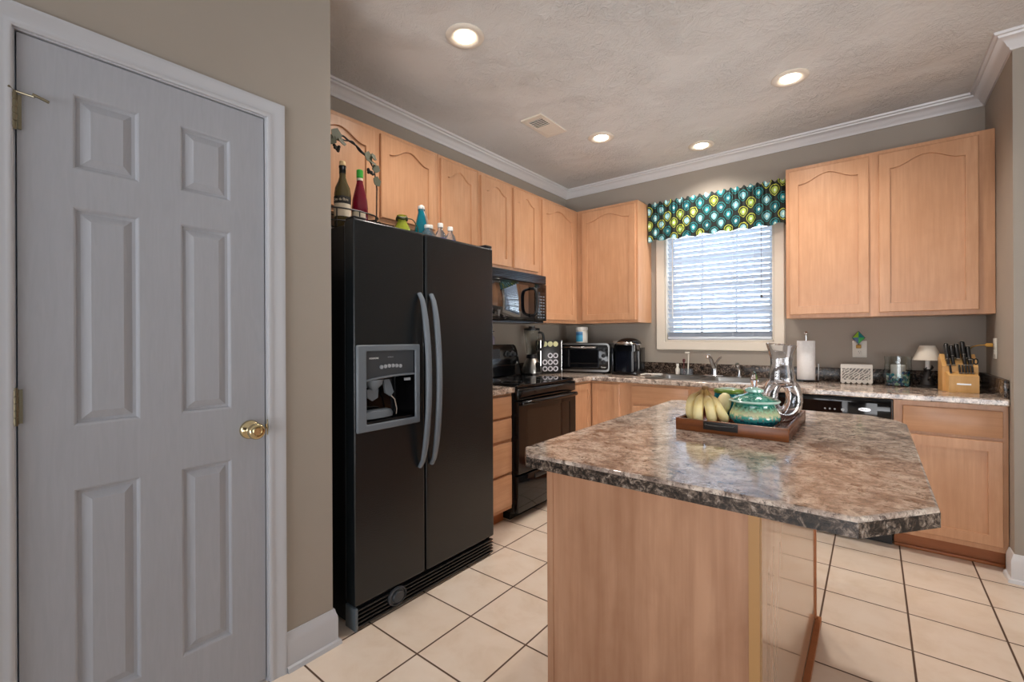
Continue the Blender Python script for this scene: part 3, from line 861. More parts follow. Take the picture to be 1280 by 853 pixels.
# ------------------------------------------------------------------ refrigerator (local x along the wall, front at -y)
fr = thing('refrigerator', 'black side by side refrigerator with grey handles and ice dispenser', 'refrigerator', (0.02, -2.992, 0), 90)
FW, GAP = 0.900, 0.390
FD = 0.775                        # door face depth
MB().box(0.004, FW - 0.004, -0.690, -0.02, 0.02, 1.742, 0.006).build('cabinet_body', M['black_satin'], fr)
Zb, Zt = 0.102, 1.760
d0, d1 = 0.053, 0.318             # dispenser opening
OZ0, OZ1 = 0.873, 1.190
def door_slab(x0, x1, hole=None):
    m_ = MB()
    pts = []
    n = 12
    # plan outline of the door with a gently bowed face and rounded vertical edges
    def face(x):
        u = (x - x0) / (x1 - x0)
        return -FD + 0.006 * (2 * u - 1) ** 2
    return face
def fridge_door(x0, x1, hole=None, name='refrigerator_door', label=None):
    m_ = MB()
    f = [(x0, Zb), (x1, Zb), (x1, Zt), (x0, Zt)]
    m_.prism(f, -FD + 0.002, -0.700, holes=[hole] if hole else (), plane='XZ')
    o = m_.build(name, M['fridge'], fr, label, smooth=30)
    bv = o.modifiers.new('edge', 'BEVEL'); bv.width = 0.011; bv.segments = 4; bv.limit_method = 'ANGLE'; bv.angle_limit = R(60)
    return o
fd = fridge_door(0.0, GAP - 0.004, [(d0 - 0.03, OZ0 - 0.02), (d1 + 0.012, OZ0 - 0.02), (d1 + 0.012, OZ1 + 0.012), (d0 - 0.03, OZ1 + 0.012)], 'freezer_door')
rd = fridge_door(GAP + 0.004, FW)
MB().box(0.001, 0.005, -0.758, -0.702, Zb + 0.012, Zt - 0.012, 0.001).build('door_edge_strip', M['edge_grey'], fr, smooth=0)
MB().box(0.02, FW - 0.02, -0.702, -0.690, Zb + 0.01, Zt - 0.03).build('gasket', M['black_matte'], fr, smooth=0)
MB().box(0.02, FW - 0.02, -0.753, -0.55, 0.002, 0.094).build('grille_backing', M['black_matte'], fr, smooth=0)
gr = MB()
for k in range(5):
    gr.box(0.012, FW - 0.012, -0.774, -0.7535, 0.014 + k * 0.0170, 0.0215 + k * 0.0170, 0.002)
gr.build('base_grille', M['black_satin'], fr)
fc = MB()
fc.lathe([(0.040, 0), (0.040, -0.010), (0.034, -0.014), (0.033, -0.008), (0.026, -0.008), (0.022, -0.020), (0.004, -0.022)], (0.215, -0.770, 0.062), 28, 'Y', 1.25, 1.0)
fc.build('filter_cap', M['grey_dark'], fr)
MB().box(-0.002, 0.011, -0.778, -0.700, 0.004, 0.100, 0.002).box(0.0, 0.035, -0.75, -0.70, 0.094, 0.1005, 0.001).build('hinge_bracket', M['edge_grey'], fr)
MB().box(0.87, 0.897, -0.755, -0.700, 0.094, 0.1005, 0.001).build('hinge_bracket', M['bronze'], fr)
MB().box(0.84, 0.895, -0.77, -0.695, 1.7605, 1.775, 0.004).build('hinge_cover', M['black_satin'], fr)
MB().box(0.01, 0.07, -0.76, -0.695, 1.7605, 1.772, 0.004).build('hinge_cover', M['black_satin'], fr)
# handles: long bowed bars
def handle(xc, lean):
    pts = []; rad = []
    n = 26
    for i in range(n + 1):
        u = i / n
        z = 0.625 + (1.462 - 0.625) * u
        b_ = math.sin(PI * u) ** 0.55
        pts.append((xc + lean * (1 - b_) * -0.004, -FD - 0.004 - 0.062 * b_, z))
        rad.append(0.0165 * (0.72 + 0.28 * min(1, 6 * min(u, 1 - u) + 0.1)))
    return MB().tube(pts, rad, 14, flat=(1.0, 0.75))
handle(GAP - 0.036, 1).build('door_handle', M['grey_plastic'], fr, 'long bowed grey door handle', smooth=60)
handle(GAP + 0.030, -1).build('door_handle', M['grey_plastic'], fr, 'long bowed grey door handle', smooth=60)
# dispenser
dp = MB()
oz, px0, px1 = (0.842, 1.218), 0.004, 0.345
dp.prism([(px0, oz[0]), (px1, oz[0]), (px1, oz[1]), (px0, oz[1])], -FD - 0.014, -FD + 0.001, holes=[[(d0, OZ0), (d1, OZ0), (d1, OZ1), (d0, OZ1)]], plane='XZ')
dpo = dp.build('dispenser_frame', M['grey_plastic'], fr, 'grey dispenser surround', smooth=30)
bv = dpo.modifiers.new('edge', 'BEVEL'); bv.width = 0.007; bv.segments = 3; bv.limit_method = 'ANGLE'; bv.angle_limit = R(60)
nb = MB()     # niche
nb.box(d0 - 0.02, d1 + 0.01, -0.704, -0.702, OZ0 - 0.012, OZ1 + 0.01)
nb.box(d0 - 0.022, d0 - 0.006, -FD + 0.008, -0.702, OZ0 - 0.012, OZ1 + 0.008).box(d1 + 0.004, d1 + 0.010, -FD + 0.008, -0.702, OZ0 - 0.012, OZ1 + 0.008)
nb.build('dispenser_niche', M['black_gloss'], fr, smooth=0)
cpz = 1.075
cp = MB().prism([(d0, cpz - 0.012), (d0 + 0.07, cpz - 0.002), (d0 + 0.14, cpz + 0.004), (d0 + 0.2, cpz + 0.004), (d1, cpz), (d1, OZ1), (d0, OZ1)], -FD + 0.002, -FD + 0.012, plane='XZ').build('dispenser_control_panel', M['grey_dark'], fr, smooth=0)
arc = [(d0 + (d1 - d0) * u, -FD - 0.001, cpz - 0.014 + 0.017 * math.sin(PI * (u ** 0.8) * 0.55)) for u in [i / 14 for i in range(15)]]
MB().tube(arc, 0.005, 8).build('divider_bar', M['grey_plastic'], cp)
for k in range(6):
    MB().cyl((0.135 + k * 0.0205, -FD + 0.0020, 1.118 + 0.004 * math.sin(k * 0.6)), 0.0085, -0.006, 'Y', 16).build('button', M['ink_grey'], cp)
text('lettering', 'KENMORE', 0.0105, (0.098, -FD + 0.0012, 1.158), (R(90), 0, 0), M['ink_white'], cp)
text('lettering', 'WATER ICE', 0.006, (0.185, -FD + 0.0012, 1.161), (R(90), 0, 0), M['ink_grey'], cp)
MB().box(0.268, 0.300, -FD + 0.004, -FD + 0.012, 1.048, 1.060).build('lamp_label', M['ink_grey'], cp)
pd = MB()
pd.lathe([(0.046, 0.0), (0.040, -0.022), (0.020, -0.042), (0.018, -0.052)], (0.115, -0.740, 1.062), 20)
pd.build('ice_chute', M['grey_plastic'], cp)
MB().prism([(-0.032, 0), (0.028, 0.0), (0.024, -0.040), (-0.004, -0.052), (-0.030, -0.034)], 0, 0.012, plane='XZ').move(Matrix.Translation((0.108, -0.752, 1.020))).build('ice_paddle', M['grey_plastic'], cp)
MB().prism([(-0.020, 0.03), (0.010, 0.03), (0.034, -0.030), (0.016, -0.048), (-0.012, -0.030)], 0, 0.012, plane='XZ').move(Matrix.Translation((0.185, -0.752, 1.028))).build('water_paddle', M['grey_plastic'], cp)
MB().tube([(0.20, -0.745, 0.99), (0.222, -0.752, 0.965), (0.234, -0.752, 0.92), (0.234, -0.748, 0.895)], 0.0035, 8).build('water_tube', M['chrome'], cp)
MB().lathe([(0.088, 0.0), (0.090, 0.014), (0.080, 0.030), (0.060, 0.036), (0.02, 0.037)], (0.120, -0.752, 0.893), 24, sy=0.32).build('drip_cup', M['grey_plastic'], cp)
MB().box(d0, d1, -FD + 0.004, -0.704, OZ0 - 0.010, OZ0 + 0.010, 0.003).build('drip_tray', M['steel_dark'], cp)

# ------------------------------------------------------------------ over-the-range microwave
mw = thing('microwave', 'black over the range microwave with loop handle under the short cabinet', 'microwave', (0.002, -1.689, 1.368), 90)
MB().box(0.002, 0.756, -0.345, 0.0, 0, 0.385, 0.002).build('body', M['black_satin'], mw)
MB().box(0.002, 0.756, -0.372, -0.3455, 0.316, 0.388, 0.004).build('vent_strip', M['black_satin'], mw)
vg = MB()
for k in range(6): vg.box(0.01, 0.748, -0.377, -0.3725, 0.326 + k * 0.0098, 0.3305 + k * 0.0098)
vg.build('vent_slats', M['steel_dark'], mw, smooth=0)
md = MB().box(0.002, 0.585, -0.376, -0.3455, 0.012, 0.312, 0.005).build('oven_door', M['black_gloss'], mw)
MB().box(0.03, 0.50, -0.378, -0.3762, 0.035, 0.290, 0.0008).build('door_window', M['mirror_glass'], md)
MB().box(0.589, 0.756, -0.376, -0.3455, 0.012, 0.312, 0.005).build('control_panel', M['black_gloss'], mw)
kp = MB()
for r_ in range(8):
    for c_ in range(3): kp.box(0.630 + c_ * 0.036, 0.652 + c_ * 0.036, -0.3772, -0.3762, 0.035 + r_ * 0.0245, 0.045 + r_ * 0.0245)
kp.build('keypad', M['grey_plastic'], mw, smooth=0)
MB().box(0.625, 0.735, -0.3775, -0.3762, 0.250, 0.285).build('clock_display', M['black_glass'], mw, smooth=0)
MB().box(0.002, 0.756, -0.372, -0.02, -0.006, -0.0005).build('underside_panel', M['steel_dark'], mw, smooth=0)
pts = [(0.535, -0.376, 0.268), (0.540, -0.412, 0.262), (0.545, -0.428, 0.225), (0.547, -0.432, 0.160), (0.545, -0.428, 0.095), (0.540, -0.412, 0.058), (0.535, -0.376, 0.050)]
def smooth_pts(p, n=5):
    P_ = [Vector(q) for q in p]; out = []
    for i in range(len(P_) - 1):
        a, b_, c, e = P_[max(i - 1, 0)], P_[i], P_[i + 1], P_[min(i + 2, len(P_) - 1)]
        for k in range(n):
            u = k / n
            out.append(0.5 * ((2 * b_) + (c - a) * u + (2 * a - 5 * b_ + 4 * c - e) * u * u + (3 * b_ - a - 3 * c + e) * u ** 3))
    out.append(P_[-1]); return out
MB().tube(smooth_pts(pts), 0.014, 12, flat=(1.3, 0.8)).build('door_handle', M['black_satin'], mw, smooth=60)

# ------------------------------------------------------------------ range
rg = thing('electric_range', 'black glass top electric range between the drawer and corner cabinets', 'stove', (0.002, -1.690, 0), 90)
MB().box(0.004, 0.756, -0.615, -0.02, 0.06, 0.903, 0.003).build('body', M['black_satin'], rg)
MB().box(0.03, 0.73, -0.56, -0.06, 0.0, 0.0595).build('base', M['black_matte'], rg, smooth=0)
arcp = [(0.002, -0.10), (0.002, -0.632)] + [(0.002 + 0.756 * i / 14, -0.634 - 0.022 * math.sin(PI * i / 14)) for i in range(1, 14)] + [(0.758, -0.632), (0.758, -0.10)]
o = MB().prism(arcp, 0.9035, 0.922).build('cooktop', M['black_glass'], rg, smooth=30)
bv = o.modifiers.new('edge', 'BEVEL'); bv.width = 0.005; bv.segments = 3; bv.limit_method = 'ANGLE'; bv.angle_limit = R(60)
for (bx_, by_, br) in ((0.20, -0.48, 0.10), (0.56, -0.48, 0.085), (0.20, -0.24, 0.075), (0.56, -0.24, 0.10)):
    MB().lathe([(br, 0.9222), (br + 0.003, 0.9226), (br + 0.003, 0.9222)], (bx_, by_, 0), 40, cap=False).build('burner_ring', M['grey_plastic'], rg)
MB().box(0.006, 0.754, -0.655, -0.6155, 0.822, 0.8995, 0.012, 3).build('front_trim', M['black_gloss'], rg)
od = MB().prism([(0.006, 0.325), (0.754, 0.325), (0.754, 0.815), (0.006, 0.815)], -0.655, -0.6155, holes=[[(0.10, 0.40), (0.66, 0.40), (0.66, 0.745), (0.10, 0.745)]], plane='XZ').build('oven_door', M['black_gloss'], rg, smooth=0)
bv = od.modifiers.new('edge', 'BEVEL'); bv.width = 0.006; bv.segments = 3; bv.limit_method = 'ANGLE'; bv.angle_limit = R(60)
MB().box(0.098, 0.662, -0.651, -0.648, 0.398, 0.747).build('oven_window', M['oven_glass'], od, smooth=0)
hp = [(0.030, -0.655, 0.800), (0.045, -0.685, 0.806), (0.12, -0.706, 0.810), (0.38, -0.722, 0.812), (0.64, -0.706, 0.810), (0.715, -0.685, 0.806), (0.730, -0.655, 0.800)]
MB().tube(smooth_pts(hp), 0.0125, 12, flat=(1.0, 1.25)).build('oven_handle', M['black_gloss'], rg, smooth=60)
dr = MB().box(0.006, 0.754, -0.650, -0.6155, 0.065, 0.312, 0.006).build('storage_drawer', M['black_gloss'], rg)
MB().box(0.20, 0.56, -0.656, -0.6505, 0.262, 0.292, 0.003).build('drawer_grip', M['black_satin'], dr)
# back guard, tilted console with rounded shoulders
bg = [(0.0, 0.923), (0.758, 0.923), (0.758, 1.06), (0.752, 1.13), (0.735, 1.175), (0.71, 1.187), (0.05, 1.187), (0.023, 1.175), (0.006, 1.13), (0.0, 1.06)]
m_ = MB().prism(bg, -0.105, -0.024, plane='XZ')
for v in m_.bm.verts:
    if v.co.y < -0.05: v.co.y += (v.co.z - 0.923) * 0.16
bgo = m_.build('back_guard', M['black_gloss'], rg, smooth=30)
bv = bgo.modifiers.new('edge', 'BEVEL'); bv.width = 0.008; bv.segments = 3; bv.limit_method = 'ANGLE'; bv.angle_limit = R(60)
for xx in (0.09, 0.16, 0.60, 0.67):
    MB().lathe([(0.026, 0), (0.026, -0.004), (0.020, -0.008), (0.017, -0.028), (0.004, -0.029)], (xx, -0.078, 1.105), 20, 'Y').box(xx - 0.003, xx + 0.003, -0.113, -0.100, 1.088, 1.122, 0.001).build('control_knob', M['grey_dark'], bgo)
    MB().lathe([(0.0285, 0), (0.0285, -0.0025)], (xx, -0.0765, 1.105), 24, 'Y').build('knob_ring', M['chrome'], bgo)
MB().box(0.30, 0.50, -0.0815, -0.070, 1.065, 1.150, 0.001).build('clock_display', M['grey_dark'], bgo, smooth=0)
MB().tube([(0.02, -0.094, 1.012), (0.738, -0.094, 1.012)], 0.003, 8).build('trim_line', M['steel_dark'], bgo)

# ------------------------------------------------------------------ sink, faucet, sprayer
sk = thing('kitchen_sink', 'double bowl stainless steel sink set in the countertop under the window', 'sink', (0, 0, 0))
def rrect(x0, x1, y0, y1, r, n=5):
    out = []
    for cx, cy, a0 in ((x1 - r, y0 + r, -90), (x1 - r, y1 - r, 0), (x0 + r, y1 - r, 90), (x0 + r, y0 + r, 180)):
        for i in range(n + 1):
            a = R(a0 + 90 * i / n); out.append((cx + r * math.cos(a), cy + r * math.sin(a)))
    return out
bowls = [(SX0 + 0.030, (SX0 + SX1) / 2 - 0.018), ((SX0 + SX1) / 2 + 0.018, SX1 - 0.030)]
MB().prism(rrect(SX0, SX1, SY0, SY1, 0.035), 0.9143, 0.9195, holes=[rrect(a, b_, SY0 + 0.03, SY1 - 0.085, 0.05) for a, b_ in bowls]).build('sink_rim', M['steel'], sk, smooth=30)
for a, b_ in bowls:
    m_ = MB(); bm_ = m_.bm; prev = None
    for ins, z in ((0, 0.9190), (0.003, 0.905), (0.008, 0.80), (0.014, 0.765), (0.035, 0.750)):
        lp = rrect(a + ins, b_ - ins, SY0 + 0.03 + ins, SY1 - 0.085 - ins, 0.05)
        vs = [bm_.verts.new((x, y, z)) for x, y in lp]
        if prev:
            for i in range(len(vs)): bm_.faces.new((prev[i], prev[(i + 1) % len(vs)], vs[(i + 1) % len(vs)], vs[i]))
        prev = vs
    bm_.faces.new(prev)
    o = m_.build('sink_bowl', M['steel'], sk, smooth=50)
    MB().lathe([(0.040, 0), (0.042, 0.003), (0.030, 0.004), (0.020, 0.001), (0.004, 0.001)], ((a + b_) / 2, (SY0 + SY1) / 2 - 0.03, 0.7505), 20).build('drain', M['chrome'], o)
fa = thing('faucet', 'chrome single lever faucet leaning over the middle of the sink', 'faucet', (1.485, -0.113, 0.9197))
MB().box(-0.075, 0.075, -0.026, 0.026, 0, 0.012, 0.006).lathe([(0.026, 0.012), (0.024, 0.04), (0.022, 0.075), (0.018, 0.095), (0.004, 0.099)], (0, 0, 0), 20).build('faucet_base', M['chrome'], fa)
MB().tube(smooth_pts([(0, -0.005, 0.060), (-0.002, -0.030, 0.095), (-0.005, -0.075, 0.140), (-0.008, -0.125, 0.170), (-0.009, -0.150, 0.166), (-0.010, -0.158, 0.150)]), [0.016] * 20 + [0.014] * 6, 12).build('spout', M['chrome'], fa, smooth=60)
MB().tube(smooth_pts([(0, 0.0, 0.085), (0.018, 0.000, 0.115), (0.042, -0.004, 0.150), (0.056, -0.006, 0.158)]), 0.0115, 10, flat=(1.3, 0.8)).build('lever', M['chrome'], fa, smooth=60)
sy = thing('side_sprayer', 'small chrome hose sprayer standing right of the faucet', 'sprayer', (1.672, -0.113, 0.9197))
MB().lathe([(0.022, 0), (0.022, 0.006), (0.014, 0.012), (0.012, 0.030)], (0, 0, 0), 18).build('holder', M['chrome'], sy)
MB().tube(smooth_pts([(0, 0, 0.030), (0, 0, 0.065), (-0.004, -0.006, 0.090), (-0.010, -0.022, 0.108)]), [0.010] * 6 + [0.012] * 4 + [0.014] * 6, 12).build('spray_head', M['chrome'], sy, smooth=60)

# sink-side bits: clear caddy with brush, soap bottle and dark scrubber
cd = thing('sponge_caddy', 'clear plastic caddy at the back rim of the sink', 'caddy', (1.262, -0.112, 0.9200))
MB().box(-0.045, 0.045, -0.026, 0.026, 0, 0.004).box(-0.045, 0.045, -0.026, -0.023, 0.004, 0.052).box(-0.045, 0.045, 0.023, 0.026, 0.004, 0.052).box(-0.045, -0.042, -0.023, 0.023, 0.004, 0.052).box(0.042, 0.045, -0.023, 0.023, 0.004, 0.052).build('cup', M['plastic_clear'], cd, smooth=0)
br = thing('dish_brush', 'white handled dish brush standing in the clear sink caddy', 'brush', (1.272, -0.110, 0.9245))
MB().tube([(0, 0, 0.002), (0.004, 0, 0.10), (0.006, 0, 0.175)], [0.006, 0.0045, 0.006], 8).build('handle', M['white_plastic'], br)
MB().box(-0.022, 0.014, -0.012, 0.012, 0.176, 0.190, 0.004).build('brush_head', M['white_plastic'], br)
sb = thing('soap_bottle', 'small white capped bottle left of the clear sink caddy', 'bottle', (1.185, -0.110, 0.9200))
MB().lathe([(0.016, 0), (0.019, 0.004), (0.019, 0.045), (0.010, 0.062), (0.008, 0.068)], (0, 0, 0), 16).build('bottle_body', M['white_plastic'], sb, smooth=50)
MB().cyl((0, 0, 0.0685), 0.011, 0.024, 'Z', 14, 0.002).build('cap', M['white'], sb)
rs = tag(MB().tube([(0, 0, 0), (-0.002, 0, 0.06), (0.0, 0, 0.105)], [0.004, 0.004, 0.005], 8).lathe([(0.004, 0.098), (0.011, 0.106), (0.013, 0.118), (0.009, 0.130), (0.003, 0.132)], (0, 0, 0), 12)
         .build('bottle_scrubber', plain('maroon_plastic', '#5a2226', 0.4)), 'dark red scrubber leaning in the clear sink caddy', 'scrubber')
rs.location = (1.238, -0.106, 0.9245)
sr = thing('spoon_rest', 'white spoon rest lying between the coffee maker and sink', 'spoon rest', (1.010, -0.30, 0.9145), 28)
m_ = MB().lathe([(0.002, 0.003), (0.030, 0.004), (0.040, 0.014), (0.043, 0.015), (0.034, 0.0), (0.002, 0.0)], (0.06, 0, 0), 24, sx=1.3)
m_.tube([(0.02, 0, 0.012), (-0.03, 0, 0.013), (-0.075, 0, 0.006)], [0.012, 0.009, 0.012], 10, flat=(1.2, 0.45))
m_.build('dish', M['white'], sr, smooth=60)

# ------------------------------------------------------------------ countertop appliances
# pump bottle on the range console
pb = thing('lotion_bottle', 'clear pump bottle with black pump standing on the range console, at the fridge edge', 'bottle', (0.058, -1.262, 1.1885))
MB().lathe([(0.020, 0), (0.024, 0.004), (0.024, 0.060), (0.012, 0.072), (0.010, 0.078)], (0, 0, 0), 20).build('bottle_body', plain('lilac_translucent_plastic', '#b9aabd', 0.15, trans=0.4), pb, smooth=50)
MB().cyl((0, 0, 0.0785), 0.010, 0.014, 'Z', 12).tube([(0, 0, 0.09), (0, 0, 0.108), (0.024, 0, 0.108)], 0.004, 8).build('pump', M['black_satin'], pb)

# blender
bd = thing('blender', 'chrome based blender with ribbed glass jar beside the range', 'blender', (0.145, -0.822, 0.9145), 38.5)
MB().lathe([(0.088, 0), (0.090, 0.012), (0.086, 0.018)], (0, 0, 0), 8).build('foot_ring', M['black_satin'], bd)
m_ = MB().lathe([(0.086, 0.0185), (0.084, 0.060), (0.066, 0.115), (0.050, 0.140), (0.046, 0.146)], (0, 0, 0), 28)
m_.build('motor_base', M['steel'], bd, 'brushed chrome motor base', smooth=60)
MB().prism([(-0.024, 0.028), (0.024, 0.028), (0.020, 0.100), (0.0, 0.116), (-0.020, 0.100)], -0.0875, -0.060, plane='XZ').move(Matrix.Rotation(R(38), 4, 'Z')).build('switch_plate', M['black_gloss'], bd)
MB().lathe([(0.050, 0.1465), (0.052, 0.156), (0.047, 0.175), (0.046, 0.180)], (0, 0, 0), 24).build('jar_collar', M['black_satin'], bd)
m_ = MB(); prof = [(0.042, 0.1805), (0.046, 0.21), (0.062, 0.33), (0.067, 0.392), (0.064, 0.392), (0.058, 0.33), (0.042, 0.21), (0.038, 0.186), (0.004, 0.186)]
m_.lathe(prof, (0, 0, 0), 32)
for v in m_.bm.verts:
    a = math.atan2(v.co.y, v.co.x); r = math.hypot(v.co.x, v.co.y); k = 1 + 0.03 * math.cos(4 * a) if r > 0.03 else 1
    v.co.x *= k; v.co.y *= k
m_.build('glass_jar', plain('thin_jar_glass', '#f6fafa', 0.02, trans=1.0, ior=1.12), bd, smooth=60)
MB().lathe([(0.070, 0.3925), (0.072, 0.410), (0.062, 0.414), (0.028, 0.415), (0.028, 0.430), (0.004, 0.431)], (0, 0, 0), 24).build('lid', M['black_satin'], bd, smooth=40)
MB().tube(smooth_pts([(0.055, 0.0, 0.375), (0.095, 0, 0.365), (0.105, 0, 0.30), (0.085, 0, 0.23), (0.050, 0, 0.215)]), 0.008, 10, flat=(1, 1.3)).build('jar_handle', M['black_satin'], bd, smooth=60)

# coffee pod carousel / rack
kr = thing('coffee_pod_rack', 'black boxy coffee pod rack between the blender and toaster oven', 'pod rack', (0.215, -0.625, 0.9145), 52)
W2, D2, H2 = 0.098, 0.12, 0.300
MB().box(-W2, W2, -0.006, D2, 0.006, H2, 0.002).build('rack_body', M['black_satin'], kr)
MB().box(-W2 - 0.003, -W2 - 0.0003, -0.010, 0.012, 0, H2 + 0.004).box(W2 + 0.0003, W2 + 0.003, -0.010, 0.012, 0, H2 + 0.004).build('side_rail', M['chrome'], kr, smooth=0)
pod_cream = plain('pale_lime_foil', '#d5d6a0', 0.35); pod_grey = plain('silver_grey_foil', '#b9b6bd', 0.3, 0.3)
pods = [(0, 0.27, 1), (1, 0.27, 1), (2, 0.27, 1), (1, 0.165, 0), (2, 0.165, 0), (0, 0.105, 0), (1, 0.105, 0), (2, 0.105, 0), (0, 0.045, 0), (1, 0.045, 0), (2, 0.045, 0)]
for i_, (c_, z_, k_) in enumerate(pods):
    p_ = thing('coffee_pod', ('pale lime coffee pod lid in the top row of the black pod rack' if k_ else 'silver rimmed coffee pod in the lower rows of the black pod rack'), 'coffee pod', (0, 0, 0), 0,
               'pale coffee pods in the rack' if k_ else 'silver coffee pods in the rack')
    xl = -0.060 + c_ * 0.051
    p_.location = kr.location + Matrix.Rotation(R(52), 3, 'Z') @ Vector((xl, -0.0065, z_)); p_.rotation_euler = (0, 0, R(52))
    MB().lathe([(0.0235, 0), (0.0245, -0.003), (0.022, -0.004), (0.020, -0.0035), (0.003, -0.0035)], (0, 0, 0), 20, 'Y').build('foil_lid', pod_cream if k_ else pod_grey, p_, smooth=40)
    if not k_: MB().lathe([(0.014, -0.0036), (0.014, -0.0046), (0.003, -0.0046)], (0, 0, 0), 16, 'Y').build('pod_print', M['ink_black'], p_)

# toaster oven
to = thing('toaster_oven', 'chrome rimmed toaster oven on the corner of the counter', 'toaster oven', (0.395, -0.385, 0.9145), 14)
TW, TD, TH = 0.262, 0.225, 0.275
MB().box(-TW, TW, 0.0, TD, 0.014, TH, 0.018, 3).build('oven_body', M['black_satin'], to)
MB().prism(rrect(-TW, TW, 0.014, TH, 0.035), -0.014, 0.001, plane='XZ', holes=[rrect(-TW + 0.022, TW - 0.012, 0.032, TH - 0.016, 0.026)]).build('front_frame', M['steel'], to, smooth=30)
MB().box(-TW + 0.022, TW - 0.012, -0.006, 0.0008, 0.030, TH - 0.016, 0.001).build('front_panel', M['black_gloss'], to)
MB().prism(rrect(-TW + 0.038, TW - 0.105, 0.056, TH - 0.060, 0.012), -0.010, -0.0065, plane='XZ').build('glass_door', M['mirror_glass'], to, smooth=0)
MB().prism(rrect(-TW + 0.030, TW - 0.097, 0.048, TH - 0.050, 0.016), -0.0085, -0.0062, plane='XZ', holes=[rrect(-TW + 0.038, TW - 0.105, 0.056, TH - 0.060, 0.012)]).build('door_rim', M['steel_dark'], to, smooth=0)
MB().tube([(-TW + 0.05, -0.010, TH - 0.042), (-TW + 0.055, -0.036, TH - 0.040), (TW - 0.125, -0.036, TH - 0.040), (TW - 0.12, -0.010, TH - 0.042)], 0.009, 10).build('door_handle', M['chrome'], to, smooth=50)
for zz in (0.215, 0.160, 0.105):
    MB().lathe([(0.018, 0), (0.017, -0.014), (0.004, -0.015)], (TW - 0.055, -0.006, zz), 18, 'Y').box(TW - 0.057, TW - 0.053, -0.024, -0.020, zz - 0.015, zz + 0.015).build('control_knob', M['black_satin'], to)
text('lettering', 'Oster', 0.020, (TW - 0.056, -0.0075, 0.056), (R(90), 0, 0), M['ink_white'], to)
for sx_ in (-0.2, 0.2):
    for sy_ in (0.03, 0.19): MB().cyl((sx_, sy_, 0), 0.012, 0.0145, 'Z', 12).build('foot', M['black_matte'], to)
# white tub with blue label on the toaster oven
tb = thing('wipes_tub', 'white tub with blue label standing on the toaster oven', 'tub', (0.322, -0.250, 1.1900), 19)
MB().lathe([(0.052, 0), (0.056, 0.004), (0.056, 0.118), (0.050, 0.122)], (0, 0, 0), 32).build('tub_body', M['white_plastic'], tb, smooth=40)
MB().lathe([(0.0575, 0.1225), (0.058, 0.126), (0.058, 0.148), (0.052, 0.153), (0.004, 0.154)], (0, 0, 0), 32).build('tub_lid', M['white'], tb, smooth=40)
t = NT('blue_tub_label')
tc = t.new('TexCoord'); sp = t.new('SeparateXYZ'); t.link(tc.outputs['Object'], sp.inputs[0])
z_ = t.math('DIVIDE', sp.outputs[2], 0.12)
t.link(t.ramp(z_, [(0.0, hexc('#3f9fc6')), (0.55, hexc('#58b2dc')), (0.72, hexc('#2f6ea8')), (0.82, hexc('#6d9cc8'))]), t.b.inputs['Base Color'])
t.b.inputs['Roughness'].default_value = 0.4
m_ = MB()
m_.grid(lambda u, v: (0.0566 * math.sin(R(-150 + 170 * u)), -0.0566 * math.cos(R(-150 + 170 * u)), 0.014 + 0.094 * v), 20, 1)
bmesh.ops.solidify(m_.bm, geom=m_.bm.faces[:], thickness=0.0004)
m_.build('label', t.m, tb, 'blue paper label', smooth=40)

# coffee maker
km = thing('coffee_maker', 'glossy black single serve coffee maker left of the sink', 'coffee maker', (0.800, -0.235, 0.9145), 6)
MB().box(-0.115, 0.115, -0.155, 0.14, 0, 0.028, 0.010, 3).build('drip_base', M['black_gloss'], km)
m_ = MB().prism(rrect(-0.105, 0.105, -0.03, 0.14, 0.03), 0.0285, 0.235); m_.build('rear_body', M['black_gloss'], km, smooth=40)
m_ = MB().prism(rrect(-0.105, 0.105, -0.150, 0.0, 0.035), 0.205, 0.262); m_.build('brew_head', M['black_gloss'], km, smooth=40)
MB().prism(rrect(-0.085, 0.085, -0.1495, -0.031, 0.02), 0.0288, 0.2045).build('cup_bay', plain('dark_blue_black_bay', '#0d1018', 0.12), km, smooth=40)
MB().box(-0.135, -0.1075, -0.12, 0.12, 0.01, 0.235, 0.008).build('water_tank', plain('smoked_tank_plastic', '#23282f', 0.08, trans=0.35), km)
m_ = MB().lathe([(0.108, 0.2625), (0.110, 0.270), (0.100, 0.290), (0.070, 0.312), (0.035, 0.321), (0.004, 0.323)], (0, -0.02, 0), 32, sy=1.15)
m_.build('domed_lid', M['black_gloss'], km, smooth=60)
MB().tube(smooth_pts([(-0.090, -0.120, 0.268), (-0.055, -0.150, 0.276), (0.0, -0.160, 0.280), (0.055, -0.150, 0.276), (0.090, -0.120, 0.268)]), 0.0085, 10).build('lid_handle', M['chrome'], km, smooth=60)
MB().lathe([(0.112, 0.2585), (0.1135, 0.262), (0.1135, 0.266), (0.110, 0.2685)], (0, -0.02, 0), 32, sy=1.15, cap=False).build('lid_band', M['chrome'], km, smooth=60)

